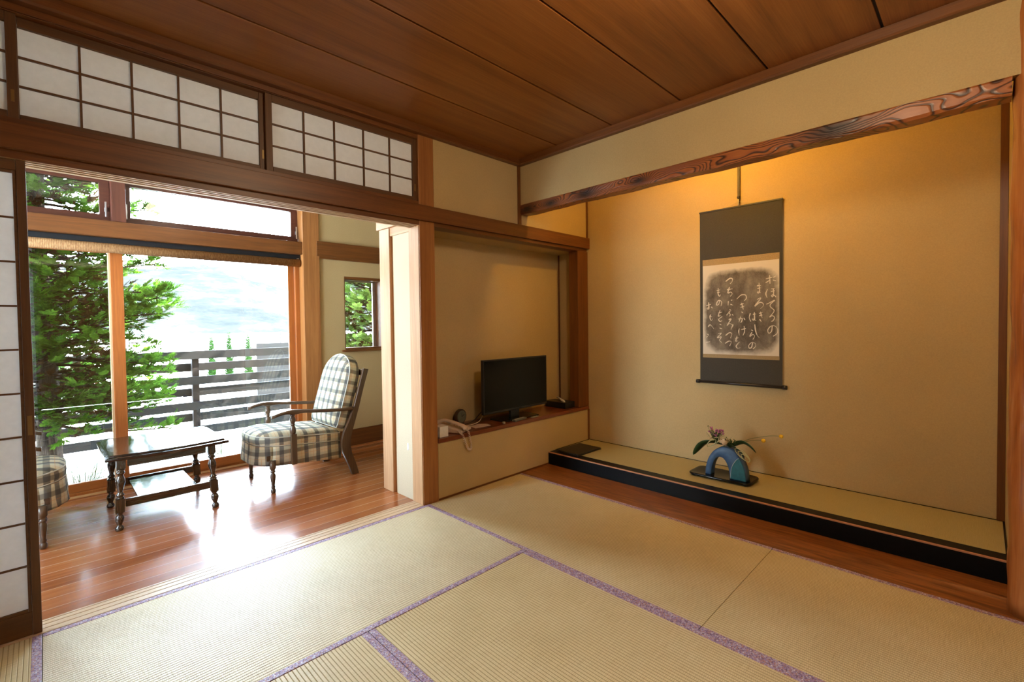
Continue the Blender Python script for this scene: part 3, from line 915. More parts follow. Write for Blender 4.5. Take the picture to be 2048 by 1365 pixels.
def armchair(loc, rz, label):
    """built facing -x about its own origin; the chair of the photo measured from its floor centre"""
    root = empty('armchair', loc, rz, label, 'armchair', 'plaid armchairs facing each other across the coffee table')
    def add(b, nm, mt, bev=0.0, **k): return b.build(nm, mt, root, bev, **k)
    ox = 0.25                                       # world x -> local x
    HW = 0.235
    # rear post that runs down into the splayed rear leg
    prof = [(0.134, 0.837), (0.090, 0.690), (0.044, 0.535), (0.000, 0.430), (-0.044, 0.350), (-0.062, 0.290), (-0.064, 0.235), (-0.050, 0.180), (-0.024, 0.120), (0.000, 0.060), (0.020, 0.0),
            (0.077, 0.0), (0.062, 0.060), (0.042, 0.120), (0.022, 0.175), (0.012, 0.235), (0.014, 0.290), (0.030, 0.350), (0.056, 0.430), (0.090, 0.535), (0.134, 0.690), (0.179, 0.829)]
    pts = [(x + ox, z) for x, z in prof]
    for sgn in (-1, 1):
        yc = sgn * 0.262
        b = MB()
        n = len(pts) // 2
        # build as quad strip so the concave outline fills properly
        for i in range(n - 1):
            q = [pts[i], pts[i + 1], pts[len(pts) - 2 - i], pts[len(pts) - 1 - i]]
            v = [(p[0], yc - 0.014, p[1]) for p in q] + [(p[0], yc + 0.014, p[1]) for p in q]
            f = [(0, 1, 2, 3), (7, 6, 5, 4), (0, 4, 5, 1), (2, 6, 7, 3)]
            if i == 0: f.append((0, 3, 7, 4))
            if i == n - 2: f.append((1, 5, 6, 2))
            b.add(v, f)
        add(b, 'rear_leg', CHW, 0.004)
        # armrest
        cl = smooth_path([(-0.574, 0, 0.541), (-0.553, 0, 0.549), (-0.52, 0, 0.559), (-0.47, 0, 0.567), (-0.425, 0, 0.567), (-0.37, 0, 0.560), (-0.27, 0, 0.547), (-0.15, 0, 0.536), (-0.04, 0, 0.527), (0.03, 0, 0.530)], 4)
        hw_ = []; ht = []
        for p in cl:
            x = p.x
            hw_.append(0.020 + 0.010 * math.exp(-((x + 0.47) / 0.10) ** 2) if x > -0.565 else 0.013)
            k = math.exp(-((x + 0.425) / 0.045) ** 2)
            ht.append((0.0125 + 0.0135 * k, k))
        b = MB(); b.smooth = True
        seg = 14
        def ap(i, j):
            a = 2 * PI * j / seg
            p = cl[i]; hh, k = ht[i]
            cz, sz_ = math.cos(a), math.sin(a)
            zz = hh * sz_ if sz_ < 0 else 0.0125 * sz_
            e = 0.6
            yy = math.copysign(abs(cz) ** e, cz) * hw_[i]
            return (p.x + ox, yc + sgn * 0.006 + yy, p.z + math.copysign(abs(sz_) ** e, sz_) * abs(zz if abs(sz_) > 1e-6 else 0) / max(abs(sz_), 1e-6))
        nn = len(cl)
        b.grid(lambda i, j: ap(i, j), nn, seg + 1)
        b.add([ap(0, j) for j in range(seg)], [tuple(range(seg))]); b.add([ap(nn - 1, j) for j in range(seg)], [tuple(range(seg))])
        add(b, 'armrest', CHX)
        # turned arm support, flat board below
        b = MB()
        b.lathe([(0.016, 0.400), (0.019, 0.405), (0.0215, 0.425), (0.019, 0.445), (0.013, 0.456), (0.011, 0.461), (0.0155, 0.466), (0.0155, 0.470), (0.012, 0.475), (0.0185, 0.490), (0.0215, 0.502), (0.018, 0.516), (0.012, 0.527), (0.017, 0.532), (0.018, 0.536), (0.015, 0.545)],
                (-0.428 + ox, yc, 0), 18)
        b.box(-0.443 + ox, -0.404 + ox, yc - 0.014, yc + 0.014, 0.178, 0.400)
        add(b, 'arm_support', CHW, 0.003)
        # turned front leg
        b = MB()
        b.lathe([(0.014, 0.0), (0.0165, 0.004), (0.0175, 0.014), (0.0165, 0.024), (0.0125, 0.030), (0.0115, 0.034), (0.0150, 0.040), (0.0145, 0.046), (0.0115, 0.052), (0.0150, 0.085), (0.0185, 0.118), (0.0160, 0.134), (0.0120, 0.142), (0.0120, 0.146), (0.0175, 0.150), (0.0175, 0.156), (0.0130, 0.160), (0.0155, 0.168), (0.021, 0.176), (0.021, 0.230)],
                (-0.568 + ox, sgn * 0.247, 0), 18)
        add(b, 'front_leg', CHW)
    # rungs of the back and seat frame, between the posts
    b = MB()
    for zz, xx in ((0.80, 0.146), (0.66, 0.104), (0.50, 0.056)):
        b.box(xx + ox - 0.009, xx + ox + 0.009, -0.248, 0.248, zz - 0.024, zz + 0.024)
    add(b, 'back_rail', CHW, 0.003)
    b = MB()
    b.box(-0.60 + ox, -0.055 + ox, -0.228, 0.228, 0.225, 0.262)
    add(b, 'seat_frame', CHX, 0.003)
    # outline of the seat: straight sides, round front
    def outline(hw, x_front, x_back, r, n=8):
        o_ = [(x_back, -hw)]
        for k in range(n + 1):
            a = PI / 2 * k / n
            o_.append((x_front + r * (1 - math.sin(a)) * 1.0, -hw + r * 0.0 - 0 + (r * 1.25) * (1 - math.cos(a))))
        o_ += [(x, -y) for x, y in reversed(o_)]
        return o_
    def seat_out(e=0.0, hw=0.240, xf=-0.672, xb=-0.062):
        pts_ = [(xb, -hw - e), (-0.20, -hw - e), (-0.34, -hw - e), (-0.48, -hw - e)]
        for k in range(1, 9):
            a = PI / 2 * k / 8
            pts_.append((-0.48 - (-0.48 - xf + e) * math.sin(a) ** 0.95, (-hw - e) * (math.cos(a) ** 0.62)))
        pts_[-1] = (xf - e, 0.0)
        return pts_ + [(x, -y) for x, y in reversed(pts_[:-1])]
    def ring(pts_, z, sc_=1.0, cx=-0.33):
        return [(cx + (x - cx) * sc_ + ox, y * sc_, z) for x, y in pts_]
    def loft(rings, smooth=True, caps=(True, True)):
        b = MB(); b.smooth = smooth
        n = len(rings[0]); v = [p for r_ in rings for p in r_]
        f = [(i * n + k, i * n + (k + 1) % n, (i + 1) * n + (k + 1) % n, (i + 1) * n + k) for i in range(len(rings) - 1) for k in range(n)]
        if caps[0]: f.append(tuple(range(n)))
        if caps[1]: f.append(tuple((len(rings) - 1) * n + k for k in range(n)))
        b.add(v, f)
        return b
    so = seat_out()
    zt = lambda z, x: z
    def tilt(rg): return [(x, y, z - 0.055 * (x - ox + 0.67) / 0.6) for x, y, z in rg]
    rings = [ring(so, 0.335, 0.985), ring(so, 0.345, 1.0), ring(so, 0.37, 1.012), ring(so, 0.395, 1.004), ring(so, 0.407, 0.985), ring(so, 0.423, 0.93), ring(so, 0.436, 0.82), ring(so, 0.444, 0.62), ring(so, 0.447, 0.3)]
    oc = add(loft([tilt(r_) for r_ in rings]), 'seat_cushion', M_PLAID, boxuv=True)
    b = MB()
    pr = tilt(ring(so, 0.400, 1.000)); pr = pr + [pr[0]]
    b.tube(pr, 0.0042, 6)
    pr = tilt(ring(so, 0.340, 0.992)); pr = pr + [pr[0]]
    b.tube(pr, 0.0035, 6)
    add(b, 'seat_piping', M_PIPE).parent = oc
    # skirt round the frame, split at the front corners
    def skirt(i0, i1, out=0.0):
        b = MB(); b.smooth = True
        src = so[i0:i1]
        top = [(x + ox, y, 0.334 - 0.055 * (x + 0.67) / 0.6) for x, y in src]
        def SP(i, j):
            x, y, z = top[i]; t_ = j / 5
            zb = z - 0.135
            fl = 0.010 * t_ + 0.004 * math.sin(i * 2.1 + j) * t_
            cx, cyy = -0.33 + ox, 0
            d = Vector((x - cx, y - cyy, 0)); d = d.normalized() if d.length else d
            return (x + d.x * fl, y + d.y * fl * (0.4 if abs(y) > 0.23 else 1), z + (zb - z) * t_)
        b.grid(SP, len(src), 6)
        o_ = add(b, 'skirt', M_PLAID, boxuv=True, fix=False)
        md = o_.modifiers.new('thick', 'SOLIDIFY'); md.thickness = 0.004; md.offset = 0
        return o_
    nso = len(so)
    skirt(0, 6); skirt(5, nso - 5); skirt(nso - 6, nso)
    # back cushion: rounded slab leaning on the rails
    base = Vector((-0.088 + ox, 0, 0.385)); upv = Vector((0.155, 0, 0.545)).normalized(); nv = Vector((-upv.z, 0, upv.x))
    H_, TH = 0.585, 0.096
    def back_out(e=0.0):
        hw = 0.238 + e
        p_ = [(-hw + 0.012, 0.0), (-hw, 0.03)] + [(-hw, 0.10 + 0.28 * k / 3) for k in range(4)]
        for k in range(1, 13):
            a = PI * k / 12
            p_.append((-hw * math.cos(a), 0.38 + (H_ - 0.38 + e) * math.sin(a) ** 0.85))
        p_ += [(hw, 0.38 - 0.28 * k / 3) for k in range(1, 4)] + [(hw, 0.03), (hw - 0.012, 0.0)]
        return p_
    bo = back_out()
    def bring(depth, k, bulge=0.0):
        out_ = []
        for y, h in bo:
            yy = y * k; hh = 0.29 + (h - 0.29) * k
            bg_ = bulge
            out_.append(tuple(base + upv * hh + nv * (depth + bg_) + Vector((0, yy, 0))))
        return out_
    rings = [bring(-TH, 0.93), bring(-TH + 0.012, 0.985), bring(-TH * 0.5, 1.008), bring(-0.010, 1.0), bring(0.0, 0.985), bring(0.016, 0.93), bring(0.030, 0.80), bring(0.038, 0.6), bring(0.041, 0.3)]
    bb = loft(rings)
    ob = add(bb, 'back_cushion', M_PLAID, fix=True)
    uvl = ob.data.uv_layers.new(name='UVMap')
    for p in ob.data.polygons:
        for li in p.loop_indices:
            c = ob.data.vertices[ob.data.loops[li].vertex_index].co
            d = c - base
            side = abs(p.normal.y) > 0.6
            uvl.data[li].uv = (d.dot(nv) if side else c.y, d.dot(upv))
    b = MB()
    pr = bring(-0.004, 1.0); pr.append(pr[0]); b.tube(pr, 0.0042, 6)
    add(b, 'back_piping', M_PIPE).parent = ob
    return root
armchair((-0.25, 1.215, 0), 0.0, 'plaid cushioned wooden armchair by the screen wall, facing left, fully in view')
armchair((-2.06, 1.235, 0), PI, 'plaid armchair mostly hidden behind the sliding paper door')

# ================================================================== COFFEE TABLE
tb = empty('coffee_table', (-1.17, 1.22, 0), 0, 'low dark glossy wooden coffee table with turned legs and lower shelf', 'table')
def hammered(name):
    t = NT(name)
    n = t.noise(t.map((38, 38, 10)), 1.0, 3, 0.55)
    g = t.noise(t.map((3, 60, 3)), 1.0, 3)
    t.pbr(t.ramp(g, [(0.3, (0.010, 0.007, 0.006)), (0.7, (0.035, 0.018, 0.010))]), 0.10, 0.6, t.bump(n, 0.22, 0.003), 0, 0.5)
    return t.m
M_TOP = hammered('dark_hammered_gloss')
X0, X1 = -1.482, -0.850
def ttop(k, z):
    """outline with long edges bowed outward"""
    o_ = []
    n = 14
    for i in range(n + 1):
        u = i / n; x = X0 + k + (X1 - X0 - 2 * k) * u
        o_.append((x, 0.925 + k - 0.038 * math.sin(PI * u), z))
    for i in range(n + 1):
        u = 1 - i / n; x = X0 + k + (X1 - X0 - 2 * k) * u
        o_.append((x, 1.515 - k + 0.038 * math.sin(PI * u), z))
    return o_
b = MB()
rg = [ttop(0.012, 0.418), ttop(0.002, 0.421), ttop(0.0, 0.430), ttop(0.004, 0.438), ttop(0.016, 0.440), ttop(0.020, 0.4405), ttop(0.022, 0.447), ttop(0.028, 0.450)]
n = len(rg[0]); v = [p for r_ in rg for p in r_]
f = [(i * n + k, i * n + (k + 1) % n, (i + 1) * n + (k + 1) % n, (i + 1) * n + k) for i in range(len(rg) - 1) for k in range(n)]
f += [tuple(range(n)), tuple((len(rg) - 1) * n + k for k in range(n))]
b.add(v, f)
L(b.build('tabletop', M_TOP), tb)
LX, LY = (-1.405, -0.945), (0.985, 1.465)
b = MB()
for yy in (0.972, 1.458): b.box(-1.375, -0.975, yy, yy + 0.020, 0.368, 0.4175)
for xx in (-1.412, -0.958): b.box(xx, xx + 0.020, 1.010, 1.440, 0.368, 0.4175)
L(b.build('apron', DARK('x'), None, 0.002), tb)
for i, lx in enumerate(LX):
    for j, ly in enumerate(LY):
        sx = -0.018 if i == 0 else 0.018; sy = -0.010 if j == 0 else 0.010
        til = lambda z: (lx + sx * (1 - z / 0.42), ly + sy * (1 - z / 0.42))
        b = MB()
        def sq(z0_, z1_, h):
            a, c = til(z0_), til(z1_)
            v = [(a[0] + dx * h, a[1] + dy * h, z0_) for dx, dy in ((-1, -1), (1, -1), (1, 1), (-1, 1))] + [(c[0] + dx * h, c[1] + dy * h, z1_) for dx, dy in ((-1, -1), (1, -1), (1, 1), (-1, 1))]
            b.add(v, [(0, 1, 2, 3), (7, 6, 5, 4)] + [(k, (k + 1) % 4, (k + 1) % 4 + 4, k + 4) for k in range(4)])
        sq(0.360, 0.4178, 0.0215); sq(0.108, 0.185, 0.0215)
        def tl(prof):
            tx, ty = -sx / 0.42, -sy / 0.42
            c = til(0.0)
            b.lathe(prof, (c[0], c[1], 0), 18, tilt=(tx, ty))
        tl([(0.016, 0.360), (0.0215, 0.354), (0.0150, 0.346), (0.0215, 0.338), (0.0205, 0.332), (0.0120, 0.324), (0.0165, 0.312), (0.0235, 0.290), (0.0235, 0.275), (0.0170, 0.250), (0.0125, 0.228), (0.0125, 0.218), (0.0200, 0.210), (0.0205, 0.204), (0.0130, 0.198), (0.0215, 0.191), (0.0190, 0.185)][::-1])
        tl([(0.0175, 0.0), (0.0205, 0.004), (0.0215, 0.012), (0.0190, 0.022), (0.0120, 0.030), (0.0125, 0.036), (0.0205, 0.056), (0.0225, 0.070), (0.0190, 0.084), (0.0120, 0.092), (0.0180, 0.100), (0.0190, 0.108)])
        L(b.build('leg', DARK('z'), None), tb)
for yy in (0.978, 1.468):
    b = MB(); b.box(-1.390, -0.958, yy - 0.010, yy + 0.010, 0.132, 0.178)
    L(b.build('stretcher', DARK('x'), None, 0.002), tb)
b = MB(); b.box(-1.328, -1.022, 0.989, 1.457, 0.156, 0.168)
L(b.build('lower_shelf', M_TOP, None, 0.002), tb)

# ================================================================== THINGS ON THE NICHE SHELF
SZ = 0.4150
def U(o, part):
    """hang a sub-part on its part"""
    o.parent = part
    return o
tv = empty('television', (1.04, 0.14, SZ), 0, 'black flat screen television standing on the niche shelf', 'television')
b = MB(); b.box(0.672, 1.414, 0.100, 0.128, 0.484, 0.904)
cs_ = L(b.build('casing', M_BLACKP, None, 0.003), tv)
b = MB(); b.box(0.684, 1.402, 0.0985, 0.0999, 0.502, 0.893)
U(b.build('screen', plain('dark_screen', (0.002, 0.0025, 0.003), 0.16, 0.22)), cs_)['label'] = 'dark switched off screen'
b = MB(); b.prism([(0.80, 0.52), (1.29, 0.52), (1.25, 0.80), (0.84, 0.80)], 0.1285, 0.155, 'y')
L(b.build('rear_housing', M_BLACKP, None, 0.004), tv)
b = MB(); b.box(0.99, 1.09, 0.125, 0.150, 0.423, 0.53)
L(b.build('neck', M_BLACKP, None, 0.002), tv)
b = MB(); b.prism([(0.83 + 0.02, 0.035), (1.25 - 0.02, 0.035), (1.25, 0.055), (1.25, 0.20), (1.23, 0.22), (0.85, 0.22), (0.83, 0.20), (0.83, 0.055)], SZ, 0.424, 'z')
L(b.build('stand', M_BLACK, None, 0.002), tv)

# tissue box
ts = empty('tissue_box', (1.735, 0.13, SZ), 0, 'black tissue box with a pale tissue on top at the right end of the shelf', 'tissue box')
b = MB(); b.box(1.600, 1.738, 0.045, 0.275, SZ, 0.470)
L(b.build('box', M_BLACKP, None, 0.003), ts)
b = MB(); b.smooth = True
b.grid(lambda i, j: (1.672 + 0.030 * math.sin(j * 1.1) * (i - 3) / 7 + 0.008 * (j - 4), 0.08 + 0.026 * j, 0.468 + 0.004 * j + 0.006 * i * (1 - ((j - 2.5) / 5) ** 2)), 4, 6)
o = b.build('tissue', M_WHITE, None, fix=False); L(o, ts)
md = o.modifiers.new('thick', 'SOLIDIFY'); md.thickness = 0.003

# telephone
def slab(b, x0, x1, y0_, y1_, z0_, z1f, z1b):
    b.add([(x0, y0_, z0_), (x1, y0_, z0_), (x1, y1_, z0_), (x0, y1_, z0_), (x0, y0_, z1f), (x1, y0_, z1f), (x1, y1_, z1b), (x0, y1_, z1b)],
          [(0, 3, 2, 1), (4, 5, 6, 7), (0, 1, 5, 4), (1, 2, 6, 5), (2, 3, 7, 6), (3, 0, 4, 7)])
ph = empty('telephone', (0.40, 0.10, SZ), R(24), 'cream corded desk telephone on the left part of the shelf', 'telephone')
b = MB(); slab(b, -0.080, 0.080, -0.085, 0.105, 0.001, 0.020, 0.060)
pb = b.build('base', M_WHITEP, ph, 0.006, 3)
b = MB()
for i in range(3):
    for j in range(4):
        x = 0.000 + i * 0.022; y = -0.055 + j * 0.022; z = 0.0205 + (y + 0.085) * 0.21
        b.box(x - 0.007, x + 0.007, y - 0.006, y + 0.006, z - 0.004, z + 0.004)
b.build('keypad', plain('warm_grey_keys', (0.42, 0.30, 0.26), 0.5), pb, 0.001)
b = MB(); b.box(0.0, 0.055, 0.045, 0.085, 0.048, 0.0585)
b.build('display', plain('lcd_grey', (0.20, 0.20, 0.15), 0.2), pb, 0.001)
b = MB(); b.smooth = True
hp = smooth_path([(-0.052, -0.105, 0.030), (-0.052, -0.085, 0.050), (-0.052, -0.04, 0.064), (-0.052, 0.02, 0.077), (-0.052, 0.075, 0.080), (-0.052, 0.110, 0.066)], 5)
b.tube(hp, [0.016 + 0.010 * (abs(i / (len(hp) - 1) - 0.5) * 2) ** 3 for i in range(len(hp))], 12, flat=(1.15, 0.72))
b.build('handset', M_WHITEP, ph)
# coiled cord that hangs over the shelf edge, built in world space
def coil(path, r, turns, n):
    out = []
    P = smooth_path(path, 12)
    for k in range(n):
        u = k / (n - 1) * (len(P) - 1); i = min(int(u), len(P) - 2); q = P[i].lerp(P[i + 1], u - i)
        tg = (P[i + 1] - P[i]).normalized(); a = tg.cross(Vector((0.35, 1, 0))).normalized(); c = tg.cross(a)
        ph_ = 2 * PI * turns * k / (n - 1)
        out.append(q + r * (math.cos(ph_) * a + math.sin(ph_) * c))
    return out
b = MB()
b.tube(coil([(0.355, 0.030, 0.436), (0.352, 0.000, 0.430), (0.362, -0.020, 0.408), (0.385, -0.023, 0.350), (0.410, -0.022, 0.305), (0.428, -0.022, 0.298), (0.436, -0.022, 0.318), (0.424, -0.022, 0.380), (0.412, -0.020, 0.430), (0.405, 0.000, 0.447), (0.395, 0.02, 0.447)], 0.0062, 46, 560), 0.0022, 5)
o = b.build('coiled_cord', M_WHITEP); L(o, ph)
b = MB()
b.tube(smooth_path([(0.33, 0.19, 0.44), (0.28, 0.24, 0.47), (0.24, 0.27, 0.50), (0.215, 0.29, 0.53), (0.20, 0.30, 0.57)], 6), 0.0025, 6)
L(b.build('line_cable', M_WHITEP), ph)

o = box_obj('small_carton', M_WHITE, (0.190, 0.262, 0.012, 0.080, SZ, 0.487), None, 0.0015)
tag(o, 'small white carton on the shelf right beside the square post', 'box')

ck = empty('alarm_clock', (0.575, 0.262, SZ), R(8), 'small round dark rimmed clock behind the telephone', 'clock')
def disc(b, r, y0_, y1_, zc, n=28, x=0):
    b.prism([(x + r * math.cos(2 * PI * k / n), zc + r * math.sin(2 * PI * k / n)) for k in range(n)], y0_, y1_, 'y')
b = MB(); disc(b, 0.056, -0.014, 0.016, 0.058); kc = b.build('case', plain('brown_rim', (0.05, 0.025, 0.015), 0.4), ck, 0.004)
b = MB(); disc(b, 0.047, -0.0158, -0.0142, 0.058); b.build('dial', plain('greenish_dial', (0.13, 0.14, 0.10), 0.5), kc)
b = MB(); b.box(-0.0015, 0.0015, -0.0175, -0.0162, 0.055, 0.092); b.obox((0.012, -0.0168, 0.064), (0.014, 0, 0.008), (0, 0.0006, 0), (-0.001, 0, 0.0016)); b.build('hands', M_BLACKP, kc)
b = MB(); b.box(-0.03, 0.03, -0.015, 0.02, 0.0, 0.006); b.build('foot', M_BLACKP, ck, 0.002)

b = MB(); b.tube(smooth_path([(0.48, 0.25, 0.419), (0.56, 0.20, 0.421), (0.64, 0.19, 0.436), (0.72, 0.21, 0.470), (0.80, 0.24, 0.500)], 8), 0.0035, 7)
tag(b.build('power_cable', M_BLACKP), 'black cable running from behind the clock to the television', 'cable')
b = MB(); b.tube(smooth_path([(0.46, 0.20, 0.4185), (0.56, 0.155, 0.4195), (0.66, 0.15, 0.432), (0.72, 0.17, 0.466), (0.79, 0.20, 0.498)], 8), 0.003, 7)
tag(b.build('antenna_cable', M_WHITEP), 'pale cable curving up behind the left side of the television', 'cable')
b = MB(); b.prism([(0.545, 0.055), (0.690, 0.045), (0.705, 0.10), (0.660, 0.145), (0.56, 0.13)], SZ, SZ + 0.003, 'z')
tag(b.build('leaflet', plain('pinkish_paper', (0.55, 0.42, 0.38), 0.7)), 'pinkish paper leaflet lying between telephone and television', 'leaflet')
rc = empty('remote_control', (1.080, 0.045, SZ + 0.0005), R(6), 'slim grey remote control in front of the television', 'remote control')
rc.location = (0.98, 0.020, SZ + 0.0002)
b = MB(); b.box(-0.075, 0.075, -0.017, 0.017, 0, 0.014); b.build('body', plain('dark_grey_plastic', (0.10, 0.10, 0.09), 0.4), rc, 0.003)
b = MB()
for i in range(7):
    for j in range(2): b.box(-0.060 + i * 0.017, -0.051 + i * 0.017, -0.009 + j * 0.011, -0.002 + j * 0.011, 0.0142, 0.0162)
b.build('buttons', plain('pale_keys', (0.45, 0.43, 0.38), 0.5), rc)
b = MB(); b.prism([(1.125, 0.003), (1.205, 0.010), (1.198, 0.032), (1.118, 0.026)], SZ + 0.0002, SZ + 0.004, 'z')
tag(b.build('notice_card', plain('grey_card', (0.32, 0.33, 0.28), 0.5)), 'small flat grey card lying right of the remote control', 'card')
b = MB(); b.lathe([(0.010, 0), (0.013, 0.003), (0.013, 0.012), (0.009, 0.016), (0.004, 0.017)], (0.800, 0.015, SZ + 0.0002), 14)
tag(b.build('small_jar', plain('pale_ceramic', (0.30, 0.28, 0.24), 0.25)), 'tiny round jar in front of the left end of the television', 'jar')

# ================================================================== HANGING SCROLL
XS = 1.880
sr_ = empty('hanging_scroll', (XS, -1.308, 0.70), 0, 'hanging scroll with pale brush calligraphy on grey ink, in dark cloth mounting', 'scroll')
t = NT('dark_mounting_cloth'); s = t.sepxyz()
wv = t.noise(t.map((10, 700, 300)), 1.0, 2)
t.pbr(t.ramp(wv, [(0.3, (0.030, 0.026, 0.018)), (0.7, (0.062, 0.054, 0.040))]), 0.75, 0.3, t.bump(wv, 0.2, 0.0006))
def curve_x(z): return XS + 0.003 * math.sin((z - 0.72) / 1.28 * PI * 1.0)
def sheet(name, y0_, y1_, z0_, z1_, dx, m_, th=0.0012):
    b = MB(); n = 14
    for i in range(n):
        za = z0_ + (z1_ - z0_) * i / n; zb = z0_ + (z1_ - z0_) * (i + 1) / n
        b.add([(curve_x(z) + dx + tt, y, z) for tt in (0, th) for z in (za, zb) for y in (y0_, y1_)],
              [(0, 1, 3, 2), (4, 6, 7, 5)] + ([(0, 4, 5, 1)] if i == 0 else []) + ([(2, 3, 7, 6)] if i == n - 1 else []) + [(0, 2, 6, 4), (1, 5, 7, 3)])
    return L(b.build(name, m_, None), sr_)
mo_ = sheet('mounting', -1.585, -1.031, 0.725, 1.995, 0.0, t.m)
sheet('gold_band', -1.567, -1.0515, 1.594, 1.639, -0.0008, plain('ochre_silk', (0.30, 0.20, 0.07), 0.6, vary=0.15, scale=200), 0.0006)
sheet('gold_band', -1.567, -1.0515, 0.905, 0.932, -0.0008, plain('ochre_silk_low', (0.28, 0.19, 0.07), 0.6, vary=0.15, scale=200), 0.0006)
# the sheet itself: pale margins, rubbed ink field
t = NT('ink_rubbed_paper'); s = t.sepxyz()
cy_, cz_ = -1.315, 1.245
uy = t.math('DIVIDE', t.math('ABSOLUTE', t.math('SUBTRACT', s[1], cy_)), 0.260)
uz = t.math('DIVIDE', t.math('ABSOLUTE', t.math('SUBTRACT', s[2], cz_)), 0.312)
q = t.math('ADD', t.math('POWER', uy, 5.0), t.math('POWER', uz, 5.0))
edge_n = t.noise(t.map((8, 16, 16)), 1.0, 4, 0.6)
q = t.math('ADD', q, t.math('MULTIPLY', t.math('SUBTRACT', edge_n, 0.5), 0.6))
mask = t.ramp(q, [(0.50, 1.0), (1.0, 0.0)])
ink = t.noise(t.map((5, 9, 5)), 1.0, 5, 0.65)
grain = t.noise(t.map((10, 350, 90)), 1.0, 3, 0.7)
ic = t.ramp(t.math('ADD', t.math('MULTIPLY', ink, 0.75), t.math('MULTIPLY', grain, 0.25)), [(0.33, (0.045, 0.038, 0.030)), (0.50, (0.16, 0.135, 0.105)), (0.68, (0.30, 0.26, 0.20))])
pc = t.mix(mask, (0.62, 0.56, 0.46), ic)
t.pbr(pc, 0.85, 0.2)
cp_ = sheet('calligraphy_paper', -1.5655, -1.0525, 0.9325, 1.5935, -0.0016, t.m, 0.0012)
